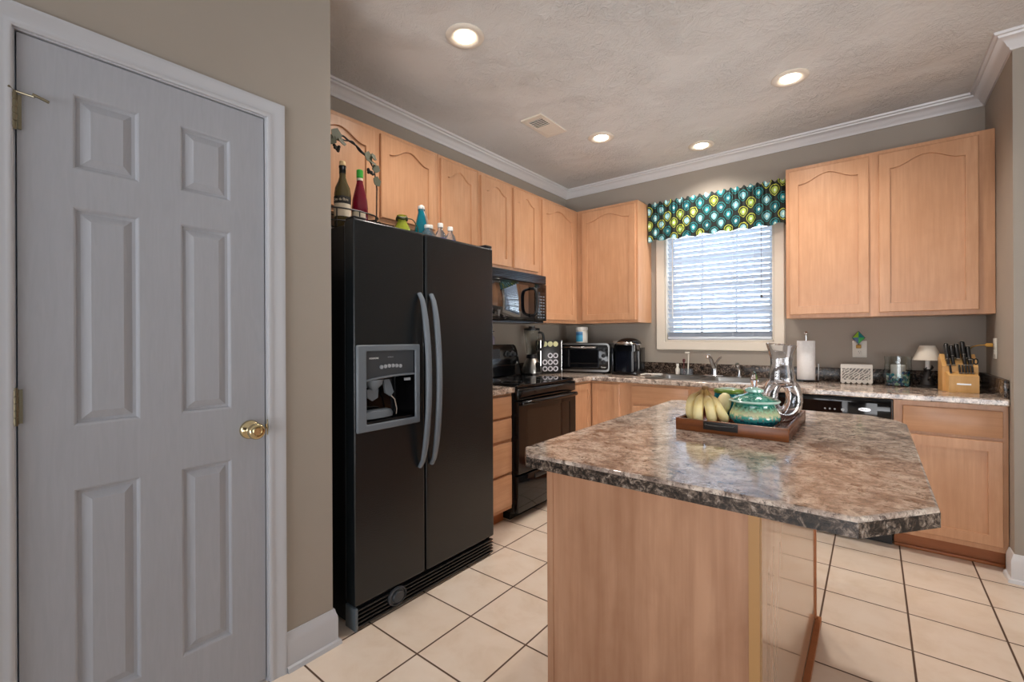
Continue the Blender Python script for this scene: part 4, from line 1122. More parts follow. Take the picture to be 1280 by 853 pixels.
# paper towel holder
pt = thing('paper_towel_holder', 'chrome holder carrying a full white paper towel roll', 'paper towel holder', (2.125, -0.128, 0.9145))
MB().lathe([(0.078, 0), (0.080, 0.004), (0.072, 0.012), (0.004, 0.013)], (0, 0, 0), 36).build('base', M['black_gloss'], pt, smooth=40)
MB().cyl((0, 0, 0.0135), 0.006, 0.325, 'Z', 12).lathe([(0.006, 0.338), (0.011, 0.342), (0.013, 0.352), (0.009, 0.362), (0.002, 0.366)], (0, 0, 0), 16).build('post', M['chrome'], pt, smooth=50)
rl = tag(MB().lathe([(0.020, 0.0), (0.0555, 0.0), (0.057, 0.003), (0.057, 0.281), (0.0555, 0.284), (0.020, 0.284), (0.020, 0.0)], (0, 0, 0), 48, cap=False).build('paper_towel_roll', M['paper']), 'white paper towel roll on the counter right of the window', 'paper towels')
rl.location = (2.125, -0.128, 0.9282)
MB().tube([(0.072, 0.02, 0.011), (0.074, 0.02, 0.12), (0.074, 0.02, 0.13)], 0.004, 8).build('tension_arm', M['chrome'], pt)

# napkin holder, ornate white
nh = thing('napkin_holder', 'small ornate white scrollwork napkin holder below the wall outlet', 'napkin holder', (2.418, -0.120, 0.9145), 3)
for y_ in (-0.028, 0.028):
    m_ = MB()
    m_.prism([(-0.088, 0.016), (0.088, 0.016), (0.088, 0.135), (-0.088, 0.135)], y_ - 0.0025, y_ + 0.0025, plane='XZ', holes=[[(-0.078, 0.026), (0.078, 0.026), (0.078, 0.108), (-0.078, 0.108)]])
    for k in range(-4, 9):
        x_ = -0.078 + k * 0.0205
        a = (max(x_, -0.078), 0.026 + max(0, (-0.078 - x_))); L_ = 0.082
        p0_ = Vector((x_, 0.026)); p1_ = Vector((x_ + L_, 0.108))
        # clip to frame
        def clipx(p, q, xm):
            tt = (xm - p.x) / (q.x - p.x); return p + (q - p) * tt
        if p1_.x < -0.075 or p0_.x > 0.075: continue
        if p0_.x < -0.078: p0_ = clipx(p0_, p1_, -0.078)
        if p1_.x > 0.078: p1_ = clipx(p0_, p1_, 0.078)
        mid = (p0_ + p1_) / 2; pr = Vector((-1, 1)).normalized() * 0.004
        m_.tube([(p0_.x, y_, p0_.y), ((p0_.x + mid.x) / 2 + pr.x, y_, (p0_.y + mid.y) / 2 + pr.y), (mid.x, y_, mid.y), ((p1_.x + mid.x) / 2 - pr.x, y_, (p1_.y + mid.y) / 2 - pr.y), (p1_.x, y_, p1_.y)], 0.0028, 6)
    for cx_, cz_, r_ in ((-0.052, 0.085, 0.016), (0.052, 0.085, 0.018), (0.0, 0.060, 0.018), (-0.05, 0.045, 0.013), (0.055, 0.045, 0.014)):
        m_.tube([(cx_ + r_ * math.cos(a_), y_, cz_ + r_ * math.sin(a_)) for a_ in [2 * PI * i / 14 for i in range(14)]], 0.0026, 6, closed=True)
    for k in range(6):
        m_.lathe([(0.002, -0.004), (0.014, -0.003), (0.014, 0.003), (0.002, 0.004)], (-0.075 + k * 0.03, y_, 0.016), 12, 'Y')
    m_.build('scroll_panel', M['white_metal'], nh, smooth=40)
MB().box(-0.080, 0.080, -0.0250, 0.0250, 0.012, 0.016).box(-0.082, -0.070, -0.024, 0.024, 0.0, 0.012).box(0.070, 0.082, -0.024, 0.024, 0.0, 0.012).build('base_plate', M['white_metal'], nh, smooth=0)
nk = tag(MB().box(-0.076, 0.076, -0.022, 0.022, 0, 0.112, 0.003).build('paper_napkins', mottled('grey_white_napkin', '#8f8b89', '#a09c9a', 40, 0.9)), 'stack of paper napkins inside the white scrollwork holder', 'napkins')
nk.location = (2.418, -0.120, 0.9309); nk.rotation_euler = (0, 0, R(3))

# hurricane candle with glass stones
hc = thing('hurricane_vase', 'clear glass hurricane vase holding a candle and sea glass', 'candle holder', (2.638, -0.150, 0.9145))
MB().lathe([(0.060, 0), (0.066, 0.006), (0.073, 0.03), (0.074, 0.07), (0.068, 0.16), (0.071, 0.196), (0.069, 0.196), (0.066, 0.16), (0.071, 0.07), (0.070, 0.03), (0.062, 0.009), (0.002, 0.008)], (0, 0, 0), 36).build('glass_cylinder', M['glass'], hc, smooth=60)
cn = thing('pillar_candle', 'cream pillar candle inside the clear hurricane vase', 'candle', (2.638, -0.150, 0.9235))
MB().lathe([(0.037, 0), (0.038, 0.002), (0.038, 0.128), (0.034, 0.132), (0.004, 0.126)], (0, 0, 0), 28).build('wax', M['white'], cn, smooth=40)
MB().cyl((0, 0, 0.126), 0.001, 0.012, 'Z', 6).build('wick', M['black_matte'], cn)
stone_c = [plain('deep_blue_sea_glass', '#0f5c8c', 0.12, trans=0.3), plain('pale_green_sea_glass', '#a8d8b8', 0.15, trans=0.3), plain('teal_sea_glass', '#1e8f9c', 0.12, trans=0.3), plain('white_sea_glass', '#d8ece4', 0.15, trans=0.3)]
protos = []
for m__ in stone_c:
    s_ = MB().lathe([(0.001, -0.0055), (0.008, -0.0045), (0.0115, 0.0), (0.008, 0.0045), (0.001, 0.0055)], (0, 0, 0), 8).build('sea_glass_stone', m__, smooth=60)
    protos.append(s_)
lab = {0: 'deep blue sea glass stone in the hurricane vase', 1: 'pale green sea glass stone in the hurricane vase', 2: 'teal sea glass stone in the hurricane vase', 3: 'white sea glass stone in the hurricane vase'}
grp = {0: 'deep blue stones', 1: 'pale green stones', 2: 'teal stones', 3: 'white stones'}
cnt = 0; used_p = set()
for ring_ in range(6):
    for k in range(15):
        a = 2 * PI * (k + 0.5 * (ring_ % 2)) / 15 + random.uniform(-0.08, 0.08)
        z = 0.9145 + 0.0165 + ring_ * 0.0145
        if ring_ == 5 and math.cos(a) < 0.2: continue
        wgt = [5, 1.5, 3, 1] if ring_ < 3 else [2, 3, 3, 2]
        ci = random.choices(range(4), wgt)[0]
        o = protos[ci] if ci not in used_p else protos[ci].copy()
        if ci in used_p: COL.objects.link(o)
        used_p.add(ci)
        rr = 0.0545
        o.location = (2.638 + rr * math.cos(a), -0.150 + rr * math.sin(a), z)
        o.rotation_euler = (R(90 + random.uniform(-25, 25)), R(random.uniform(-20, 20)), a + PI / 2)
        tag(o, lab[ci], 'glass stone', grp[ci]); cnt += 1

# small lamp with dark sculpted base
lp = thing('table_lamp', 'tiny table lamp with cream shade and black sculpted base', 'lamp', (2.782, -0.155, 0.9145))
MB().lathe([(0.056, 0), (0.058, 0.006), (0.048, 0.014), (0.004, 0.016)], (0, 0, 0), 28, sy=0.8).build('base', M['iron'], lp, smooth=50)
m_ = MB().lathe([(0.038, 0.0165), (0.036, 0.035), (0.028, 0.055), (0.022, 0.080), (0.018, 0.100), (0.014, 0.118)], (0, 0, 0), 10)
for k in range(9):
    a = k * 2.4; zz = 0.025 + k * 0.011; r_ = 0.036 - k * 0.0018
    m_.tube(smooth_pts([(r_ * 0.5 * math.cos(a), r_ * 0.5 * math.sin(a), zz), (r_ * 1.15 * math.cos(a), r_ * 1.15 * math.sin(a), zz + 0.012), (r_ * 1.25 * math.cos(a + 0.3), r_ * 1.25 * math.sin(a + 0.3), zz + 0.028)]), [0.006] * 8 + [0.003] * 3, 7)
m_.build('sculpted_stem', M['iron'], lp, 'black leafy sculpted stem', smooth=50)
MB().cyl((0, 0, 0.1185), 0.012, 0.058, 'Z', 16).build('candle_sleeve', M['white'], lp, smooth=40)
m_ = MB().lathe([(0.074, 0.176), (0.0745, 0.1785), (0.038, 0.268), (0.0365, 0.268), (0.073, 0.1775)], (0, 0, 0), 36, cap=False); m_.build('lamp_shade', M['shade'], lp, smooth=60)
MB().tube([(-0.037, 0, 0.262), (0.037, 0, 0.262)], 0.0012, 6).tube([(0, 0, 0.176), (0, 0, 0.262)], 0.003, 6).build('shade_spider', M['brass'], lp)

# knife block
kb = thing('knife_block', 'light beech knife block with stepped front near the right wall', 'knife block', (2.912, -0.330, 0.9145), 6)
m_ = MB().prism([(0.0, 0.0), (0.10, 0.0), (0.10, 0.195), (0.070, 0.220), (0.0, 0.148)], -0.078, 0.078, plane='YZ')
m_.build('tall_block', M['block_wood'], kb, smooth=0)
m_ = MB().prism([(-0.075, 0.0), (-0.0005, 0.0), (-0.0005, 0.118), (-0.075, 0.098)], -0.064, 0.064, plane='YZ')
m_.build('front_block', M['block_wood'], kb, smooth=0)
MB().box(-0.030, 0.030, -0.0765, -0.0752, 0.046, 0.054).build('metal_badge', M['steel'], kb)
def knife(name, label, cat, loc, ln, rad, grp_=None, tilt=-40, rz=6):
    k_ = thing(name, label, cat, loc, 0, grp_)
    k_.rotation_euler = (R(tilt + 40 - 24), 0, R(rz))
    MB().box(-rad * 0.55, rad * 0.55, -rad * 1.0, rad * 1.0, 0.004, ln, rad * 0.45, 3).build('handle', M['black_satin'], k_)
    MB().box(-rad * 0.60, rad * 0.60, -rad * 1.05, rad * 1.05, 0.0, 0.0038).box(-rad * 0.5, rad * 0.5, -rad * 0.8, rad * 0.8, ln + 0.0002, ln + 0.003).build('bolster', M['steel'], k_)
    return k_
def kb_w(x, y, z):
    v = kb.location + Matrix.Rotation(R(6), 3, 'Z') @ Vector((x, y, z)); return v
# handles rising from the sloped top of the tall block: rows
top_row = [(-0.050, 0.022, 0.178, 0.105), (-0.026, 0.030, 0.185, 0.085), (-0.004, 0.024, 0.180, 0.100), (0.024, 0.030, 0.185, 0.110), (0.044, 0.020, 0.176, 0.088)]
for i_, (x, y, z, ln) in enumerate(top_row):
    labs = ['black handled knife at the left end of the block top row', 'short black handled knife second from left in the block top', 'black handled knife in the middle of the block top row',
            'tallest black handled knife right of the middle of the block', 'black handled knife right of the tallest one in the block'][i_]
    knife('kitchen_knife', labs, 'knife', kb_w(x, y, z + 0.006), ln, 0.0170, 'large knives in the block')
for i_, (x, y, z, ln) in enumerate([(-0.050, 0.002, 0.152, 0.075), (-0.028, 0.002, 0.152, 0.060), (0.022, 0.002, 0.152, 0.070), (0.044, 0.002, 0.152, 0.062)]):
    labs = ['black handled knife in the lower left of the tall block', 'short black handled knife inside the lower left one', 'black handled knife lower right of centre in the tall block', 'short black handled knife at the lower right of the tall block'][i_]
    knife('kitchen_knife', labs, 'knife', kb_w(x, y, z), ln, 0.0130, 'lower knives in the block')
for i_ in range(6):
    knife('steak_knife', 'black riveted steak knife in the front step of the block', 'knife', kb_w(-0.022 + i_ * 0.0135 if i_ else -0.048, -0.040, 0.109), 0.052, 0.0080, 'steak knives in the block')
sc = thing('kitchen_shears', 'black handled kitchen shears at the right of the knife block', 'scissors', kb_w(0.062, 0.012, 0.163), 6)
for s_x in (-0.008, 0.008):
    MB().tube([(s_x + 0.0085 * math.cos(a_), 0, 0.016 + 0.016 * math.sin(a_)) for a_ in [2 * PI * i / 16 for i in range(16)]], 0.0035, 8, closed=True).build('finger_loop', M['black_satin'], sc, smooth=60)

# ------------------------------------------------------------------ outlets
def outlet(label, loc, rz, w=0.070, h=0.115, sw=False):
    o_ = thing('wall_outlet', label, 'outlet', loc, rz)
    MB().box(-w / 2, w / 2, -0.006, -0.0004, -h / 2, h / 2, 0.002).build('cover_plate', M['white_plastic'], o_)
    if sw:
        MB().box(-0.017, 0.017, -0.009, -0.0062, -0.034, 0.034, 0.001).build('rocker', M['white_plastic'], o_)
    else:
        for s_z in (0.020, -0.020):
            f_ = MB().box(-0.016, 0.016, -0.008, -0.0062, s_z - 0.014, s_z + 0.014, 0.001).build('socket', M['white_plastic'], o_)
            MB().box(-0.007, -0.005, -0.0084, -0.0081, s_z - 0.002, s_z + 0.007).box(0.005, 0.007, -0.0084, -0.0081, s_z - 0.002, s_z + 0.006).cyl((0, -0.0084, s_z - 0.008), 0.0022, 0.0004, 'Y', 8).build('slots', M['black_matte'], f_)
    return o_
outlet('double wall outlet with a stained glass night light above the napkin holder', (2.435, 0, 1.152), 0, 0.082, 0.118)
outlet('pale wall outlet behind the toaster oven and coffee maker', (0.585, 0, 1.150), 0, 0.115, 0.118)
ro = outlet('white wall outlet on the right side wall with a yellow cord', (XR, -0.285, 1.170), -90, 0.075, 0.118)
# night light: stained glass kite on a brass stem
nl = thing('night_light', 'green and blue stained glass night light plugged into the outlet', 'night light', (2.430, -0.0092, 1.178))
MB().box(-0.015, 0.015, -0.024, 0.0, -0.020, 0.006, 0.004).build('plug_base', M['gold_yellow'], nl)
kite = [(0.0, -0.030), (0.036, 0.015), (0.0, 0.062), (-0.036, 0.015)]
mats = [plain('green_stained_glass', '#2fae5a', 0.1, coat=1), plain('teal_stained_glass', '#117f86', 0.1, coat=1), plain('lime_stained_glass', '#8cc63f', 0.1, coat=1), plain('blue_stained_glass', '#1a5f8f', 0.1, coat=1)]
ctr = (0.0, 0.018)
for i_ in range(4):
    a, b_ = kite[i_], kite[(i_ + 1) % 4]
    m_ = MB(); bm_ = m_.bm
    v = [bm_.verts.new(p) for p in ((a[0], -0.030, a[1] + 0.04), (b_[0], -0.030, b_[1] + 0.04), (ctr[0], -0.046, ctr[1] + 0.04))]
    v2 = [bm_.verts.new((p.co.x, p.co.y + 0.003, p.co.z)) for p in v]
    bm_.faces.new(v); bm_.faces.new(v2[::-1])
    for q in range(3): bm_.faces.new((v[q], v[(q + 1) % 3], v2[(q + 1) % 3], v2[q]))
    m_.build('glass_facet', mats[i_], nl, smooth=0)
MB().tube([(a[0], -0.029, a[1] + 0.04) for a in kite], 0.0022, 6, closed=True).tube([(0, -0.02, 0.0), (0, -0.029, 0.012)], 0.003, 6).build('leading', M['iron'], nl)
# yellow-white plug and cord from the side wall outlet down behind the knife block
pc = thing('power_cord', 'yellowish plug and cord hanging from the right wall outlet', 'cord', (XR - 0.0095, -0.270, 1.190))
MB().box(-0.030, 0.0, -0.010, 0.010, -0.010, 0.010, 0.003).build('plug', M['gold_yellow'], pc)
MB().tube(smooth_pts([(-0.030, 0, 0), (-0.060, 0.03, -0.004), (-0.080, 0.09, -0.02), (-0.088, 0.15, -0.07), (-0.086, 0.19, -0.14), (-0.075, 0.20, -0.262)]), 0.003, 8).build('cable', M['gold_yellow'], pc)


# ------------------------------------------------------------------ things on top of the refrigerator
FT = 1.7425
wr = thing('wine_rack', 'black iron grapevine bottle rack arching over the fridge top', 'wine rack', (0.60, -2.905, FT + 0.0005))
def L(px): return px
m_ = MB()
for z_ in (0.030, 0.085):
    m_.tube([(0.075 * math.cos(a_) * 1.0, 0.142 * math.sin(a_) + 0.02, z_) for a_ in [2 * PI * i / 36 for i in range(36)]], 0.0035, 6, closed=True)
for k in range(8):
    a_ = 2 * PI * k / 8
    m_.tube([(0.075 * math.cos(a_), 0.142 * math.sin(a_) + 0.02, 0.0035), (0.075 * math.cos(a_), 0.142 * math.sin(a_) + 0.02, 0.085)], 0.003, 6)
m_.tube([(0.0, 0.162, 0.08), (0.0, 0.165, 0.24), (0.0, 0.150, 0.33), (0.0, 0.11, 0.385)], 0.0035, 6)
m_.tube([(0.0, -0.122, 0.08), (0.0, -0.125, 0.24), (0.0, -0.105, 0.36), (0.0, -0.05, 0.43)], 0.0035, 6)
for s_y, z_ in ((0.165, 0.045), (0.165, 0.065)):
    m_.tube([(0.012 * math.cos(a_), s_y + 0.010 * math.sin(a_) + 0.005, z_ + 0.010 * math.cos(a_)) for a_ in [2 * PI * i / 12 for i in range(12)]], 0.003, 6, closed=True)
m_.build('basket_frame', M['iron'], wr, smooth=50)
m_ = MB()
vine = smooth_pts([(0, -0.05, 0.43), (0.006, -0.02, 0.435), (-0.004, 0.015, 0.428), (0.006, 0.05, 0.412), (-0.004, 0.085, 0.398), (0, 0.11, 0.385)])
m_.tube(vine, 0.0045, 7)
m_.tube(smooth_pts([(0.004, -0.05, 0.434), (-0.008, -0.01, 0.424), (0.008, 0.03, 0.424), (-0.006, 0.07, 0.400), (0.002, 0.11, 0.380)]), 0.0032, 6)
m_.build('twisted_vine', M['iron'], wr, smooth=50)
def leaf(c, s_, rot, par, mat):
    m_ = MB(); n = 15
    pts = []
    for i in range(n):
        a = 2 * PI * i / n; r_ = s_ * (0.72 + 0.28 * abs(math.cos(2.5 * a)))
        pts.append((r_ * math.cos(a), r_ * math.sin(a)))
    m_.prism(pts, -0.0012, 0.0012, plane='YZ')
    for v in m_.bm.verts: v.co.x += 0.25 * (v.co.y ** 2 + v.co.z ** 2) / s_
    m_.move(Matrix.Translation(c) @ Matrix.Rotation(R(rot), 4, 'X') @ Matrix.Rotation(R(rot * 0.6), 4, 'Z'))
    m_.build('leaf', mat, par, smooth=40)
for c, s_, rot in (((0.012, -0.060, 0.425), 0.030, 10), ((0.014, -0.035, 0.400), 0.026, 60), ((0.012, -0.085, 0.395), 0.027, -30), ((0.014, 0.105, 0.375), 0.027, 20), ((0.016, 0.125, 0.350), 0.025, 75), ((0.012, 0.150, 0.330), 0.022, -20), ((0.014, 0.135, 0.382), 0.020, 45), ((0.010, 0.155, 0.270), 0.026, 15)):
    leaf(c, s_, rot, wr, M['iron_leaf'])
for cc in ((0.012, -0.055, 0.372), (0.012, 0.122, 0.318)):
    m_ = MB()
    for k in range(9):
        m_.sphere((cc[0] + random.uniform(-0.008, 0.008), cc[1] + random.uniform(-0.014, 0.014), cc[2] - 0.006 * (k // 3) + random.uniform(-0.006, 0.006)), 0.0075, 10)
    m_.build('grape_cluster', M['iron'], wr, smooth=60)

wb = thing('wine_bottle', 'olive glass wine bottle with black and cream label on the fridge', 'wine bottle', (0.60, -2.925, FT + 0.0005))
MB().lathe([(0.030, 0), (0.036, 0.004), (0.037, 0.165), (0.033, 0.195), (0.020, 0.225), (0.0145, 0.245), (0.0140, 0.262)], (0, 0, 0), 32).build('glass_body', plain('olive_brown_bottle_glass', '#5d5433', 0.06, trans=0.35), wb, smooth=60)
MB().lathe([(0.0150, 0.2622), (0.0150, 0.288), (0.0165, 0.290), (0.0165, 0.297), (0.014, 0.298)], (0, 0, 0), 24).build('foil_neck', M['black_gloss'], wb, 'dark foil neck band', smooth=50)
MB().cyl((0, 0, 0.2985), 0.0135, 0.022, 'Z', 20, 0.003).build('cork_top', plain('cream_bottle_top', '#e0c493', 0.5), wb)
def wrap(par, r, z0, z1, a0, a1, mat, name='label', lab_=None):
    m_ = MB(); m_.grid(lambda u, v: (r * math.cos(R(a0 + (a1 - a0) * u)), r * math.sin(R(a0 + (a1 - a0) * u)), z0 + (z1 - z0) * v), 20, 1)
    bmesh.ops.solidify(m_.bm, geom=m_.bm.faces[:], thickness=-0.0004)
    return m_.build(name, mat, par, lab_, smooth=40)
wrap(wb, 0.0374, 0.060, 0.118, -130, 40, M['label_cream'], lab_='cream paper label')
lb = wrap(wb, 0.0376, 0.119, 0.152, -130, 40, M['label_black'], lab_='black paper label')
for i_, ch in enumerate('Clos du Bois'):
    if ch == ' ': continue
    a_ = R(-95 + i_ * 9.0)
    text('lettering', ch, 0.016, (0.0383 * math.cos(a_), 0.0383 * math.sin(a_), 0.1355), (R(90), 0, a_ + PI / 2), M['label_cream'], lb, 0.0002)
rb_ = thing('wine_bottle', 'rose red wine bottle with green cap standing on the fridge', 'wine bottle', (0.60, -2.835, FT + 0.0005))
MB().lathe([(0.030, 0), (0.036, 0.004), (0.037, 0.125), (0.034, 0.160), (0.024, 0.205), (0.0155, 0.240), (0.0140, 0.252)], (0, 0, 0), 32).build('glass_body', plain('deep_rose_bottle_glass', '#7d0d2c', 0.05, trans=0.45), rb_, smooth=60)
MB().cyl((0, 0, 0.2525), 0.0145, 0.012, 'Z', 20).build('neck_ring', M['label_cream'], rb_)
MB().cyl((0, 0, 0.265), 0.0155, 0.040, 'Z', 20, 0.003).build('screw_cap', plain('bright_green_cap', '#3aa63c', 0.35), rb_, 'bright green screw cap')
wrap(rb_, 0.0374, 0.020, 0.100, -110, 10, M['label_cream'], lab_='cream paper label')

gv = thing('green_vase', 'lime green glass vase with dark twisted ribbon at its neck', 'vase', (0.612, -2.598, FT + 0.0005))
MB().lathe([(0.040, 0), (0.050, 0.006), (0.052, 0.030), (0.040, 0.070), (0.022, 0.105), (0.020, 0.122), (0.026, 0.134), (0.0235, 0.134), (0.0175, 0.122), (0.0195, 0.105), (0.037, 0.070), (0.049, 0.030), (0.04, 0.009), (0.002, 0.008)], (0, 0, 0), 32).build('glass_body', plain('lime_green_glass', '#c3d04a', 0.04, trans=0.6, ior=1.45), gv, smooth=60)
MB().tube([(0.024 * math.cos(a_), 0.024 * math.sin(a_), 0.118 + 0.004 * math.sin(3 * a_)) for a_ in [2 * PI * i / 18 for i in range(18)]], 0.008, 8, closed=True).tube(smooth_pts([(0.018, 0.018, 0.12), (0.026, 0.05, 0.118), (0.020, 0.085, 0.085), (0.012, 0.095, 0.055), (0.0, 0.085, 0.040)]), 0.0028, 6).build('ribbon', plain('dark_olive_ribbon', '#3a3d1e', 0.6), gv, smooth=50)
tv = thing('teal_bottle', 'teal glass swing top bottle with white stopper on the fridge', 'bottle', (0.610, -2.468, FT + 0.0005))
MB().lathe([(0.030, 0), (0.036, 0.005), (0.036, 0.085), (0.026, 0.140), (0.0175, 0.175), (0.0175, 0.190), (0.020, 0.194)], (0, 0, 0), 28).build('glass_body', plain('teal_bottle_glass', '#0f8fa6', 0.04, trans=0.55), tv, smooth=60)
MB().lathe([(0.0175, 0.1945), (0.0185, 0.200), (0.0170, 0.212), (0.006, 0.218)], (0, 0, 0), 20).build('stopper', M['white'], tv, 'white swing stopper', smooth=50)
MB().tube(smooth_pts([(0.0, 0.019, 0.205), (0.004, 0.030, 0.185), (0.012, 0.030, 0.150), (0.018, 0.034, 0.115)]), 0.0014, 6).tube(smooth_pts([(0.018, -0.008, 0.205), (0.028, -0.006, 0.18), (0.030, 0.008, 0.15), (0.022, 0.030, 0.115)]), 0.0014, 6).build('wire_bail', M['steel'], tv)
wbt = thing('water_bottle', 'small clear water bottle tucked right in front of the teal bottle', 'water bottle', (0.665, -2.476, FT + 0.0005), 0, 'small clear water bottles on the fridge')
MB().lathe([(0.026, 0), (0.030, 0.004), (0.029, 0.020), (0.031, 0.030), (0.030, 0.046), (0.024, 0.062), (0.012, 0.076), (0.011, 0.084)], (0, 0, 0), 24).build('bottle_body', M['plastic_clear'], wbt, smooth=60)
MB().cyl((0, 0, 0.0845), 0.0145, 0.017, 'Z', 20, 0.002).build('cap', M['white'], wbt)
wrap(wbt, 0.0304, 0.022, 0.044, -120, 120, plain('blue_violet_label', '#5a5aa0', 0.5))
for loc_, k_, lab_ in (((0.600, -2.398, FT + 0.0005), 1.24, 'water bottle just right of the teal bottle'), ((0.600, -2.322, FT + 0.0005), 1.48, 'water bottle in the middle of the right three, highest cap'),
                       ((0.610, -2.255, FT + 0.0005), 1.38, 'water bottle furthest right on the fridge top')):
    c_ = copy_thing(wbt, loc_, label=lab_); c_.scale = (1.12, 1.12, k_)


# ------------------------------------------------------------------ tray on the island
TX0, TX1, TY0, TY1, TZ = 1.952, 2.303, -2.430, -1.975, 0.9145
tr = thing('serving_tray', 'reddish wooden serving tray with iron handle on the island', 'tray', (0, 0, 0))
m_ = MB()
for k in range(7):
    x_ = TX0 + 0.012 + k * (TX1 - TX0 - 0.024) / 7
    m_.box(x_, x_ + (TX1 - TX0 - 0.024) / 7 - 0.005, TY0 + 0.012, TY1 - 0.012, TZ, TZ + 0.010, 0.001)
m_.build('slatted_floor', M['tray_in'], tr, smooth=0)
MB().box(TX0, TX1, TY0, TY0 + 0.012, TZ, TZ + 0.042, 0.002).build('side_board', M['tray_wood'], tr)
MB().box(TX0, TX1, TY1 - 0.012, TY1, TZ, TZ + 0.042, 0.002).build('side_board', M['tray_wood'], tr)
MB().box(TX0, TX0 + 0.012, TY0 + 0.0122, TY1 - 0.0122, TZ, TZ + 0.042, 0.002).build('side_board', M['tray_in'], tr)
MB().box(TX1 - 0.012, TX1, TY0 + 0.0122, TY1 - 0.0122, TZ, TZ + 0.042, 0.002).build('side_board', M['tray_in'], tr)
hx = (TX0 + TX1) / 2 - 0.025
mb = MB().box(hx - 0.055, hx + 0.055, TY0 - 0.003, TY0 - 0.0002, TZ + 0.012, TZ + 0.040, 0.001)
mb.tube(smooth_pts([(hx - 0.045, TY0 - 0.002, TZ + 0.030), (hx - 0.040, TY0 - 0.020, TZ + 0.030), (hx, TY0 - 0.026, TZ + 0.029), (hx + 0.040, TY0 - 0.020, TZ + 0.030), (hx + 0.045, TY0 - 0.002, TZ + 0.030)]), 0.004, 8)
mb.build('iron_handle', M['iron'], tr, 'black iron tray handle', smooth=50)

# bananas: bunch standing on its tips
def tapered(pts, r, n=7, stem=0.25):
    P_ = smooth_pts(pts, n); N = len(P_); rad = []
    for i in range(N):
        u = i / (N - 1)
        if u < stem: k = 0.32 + 0.10 * u / stem
        elif u < stem + 0.16: k = 0.42 + 0.58 * math.sin((u - stem) / 0.16 * PI / 2)
        elif u < 0.80: k = 1.0
        else: k = max(0.20, math.cos((u - 0.80) / 0.20 * PI / 2 * 0.93))
        rad.append(r * k)
    return P_, rad
t = NT('ripe_banana_skin')
tc = t.new('TexCoord'); sp = t.new('SeparateXYZ'); t.link(tc.outputs['Object'], sp.inputs[0])
nz = t.noise(t.coords((1, 1, 0.5)), 45, 3, 0.6)
colb = t.ramp(nz, [(0.30, hexc('#dcb964')), (0.42, hexc('#f6e29c')), (0.7, hexc('#f8eab4'))])
stemf = t.new('MapRange'); stemf.inputs['From Min'].default_value = 0.072; stemf.inputs['From Max'].default_value = 0.115
t.link(sp.outputs[2], stemf.inputs['Value'])
t.link(t.mix(stemf.outputs[0], colb, hexc('#8a6a35')), t.b.inputs['Base Color'])
t.b.inputs['Roughness'].default_value = 0.45
M['banana'] = t.m
BS = 0.93
bn = thing('banana_bunch', 'bunch of ripe bananas standing in the wooden tray', 'bananas', (2.026, -2.345, TZ + 0.0105), 38.5)
fing = [  # offsets: x right in view, y away, z up
    ([(0.000, 0.0, 0.142), (-0.010, -0.006, 0.118), (-0.024, -0.014, 0.085), (-0.032, -0.020, 0.045), (-0.028, -0.018, 0.004)], 0.0185),
    ([(0.004, -0.004, 0.142), (0.002, -0.020, 0.115), (0.004, -0.034, 0.085), (0.010, -0.038, 0.045), (0.018, -0.032, 0.004)], 0.0180),
    ([(0.004, 0.004, 0.142), (-0.018, 0.016, 0.120), (-0.038, 0.026, 0.090), (-0.042, 0.030, 0.050), (-0.036, 0.028, 0.010)], 0.0165),
    ([(0.006, 0.0, 0.140), (0.022, -0.010, 0.112), (0.040, -0.018, 0.078), (0.060, -0.022, 0.042), (0.080, -0.018, 0.012)], 0.0190),
    ([(0.008, 0.002, 0.138), (0.014, 0.004, 0.105), (0.030, 0.004, 0.070), (0.042, 0.002, 0.040), (0.048, 0.000, 0.016)], 0.0175)]
for p_, r_ in fing:
    P_, rd_ = tapered([(a * 0.95, b_, c * BS) for a, b_, c in p_], r_ * 0.95)
    MB().tube(P_, rd_, 9).build('banana', M['banana'], bn, smooth=70)
MB().lathe([(0.009, 0.134 * BS), (0.012, 0.140 * BS), (0.011, 0.150 * BS), (0.005, 0.154 * BS)], (0.004, 0, 0), 10).build('crown', plain('brown_banana_stem', '#6d4f2a', 0.7), bn)
# pale oval fruit leaning behind
pf = tag(MB().lathe([(0.003, -0.046), (0.014, -0.043), (0.021, -0.030), (0.0255, -0.008), (0.025, 0.012), (0.020, 0.032), (0.012, 0.043), (0.003, 0.046)], (0, 0, 0), 24)
         .build('pale_melon', mottled('pale_yellow_rind', '#f2e2a6', '#f6ebc0', 12, 0.4), smooth=60), 'pale yellow oval fruit leaning behind the bananas', 'fruit')
pf.location = (2.066, -2.238, 0.990); pf.rotation_euler = (R(-14), R(22), R(38.5))
# teal candle jar with green top
tj = thing('candle_jar', 'teal glass candle jar with mossy green top behind the fruit', 'candle jar', (2.058, -2.120, TZ + 0.0105))
t = NT('marbled_teal_glass')
vv = t.noise(t.coords(), 30, 4, 0.6, 1.0)
t.link(t.ramp(vv, [(0.3, hexc('#063f4c')), (0.5, hexc('#0d6f7e')), (0.7, hexc('#3aa6b4'))]), t.b.inputs['Base Color'])
t.b.inputs['Roughness'].default_value = 0.08
MB().lathe([(0.036, 0), (0.044, 0.006), (0.052, 0.045), (0.054, 0.085), (0.052, 0.098), (0.049, 0.098), (0.050, 0.085), (0.040, 0.020), (0.003, 0.018)], (0, 0, 0), 32).build('jar_body', t.m, tj, smooth=60)
MB().lathe([(0.0535, 0.0985), (0.056, 0.104), (0.052, 0.112), (0.030, 0.116), (0.003, 0.117)], (0, 0, 0), 32).build('jar_top', mottled('mossy_green_glass', '#4d6b1e', '#7a9a35', 60, 0.3), tj, 'mossy green top', smooth=60)

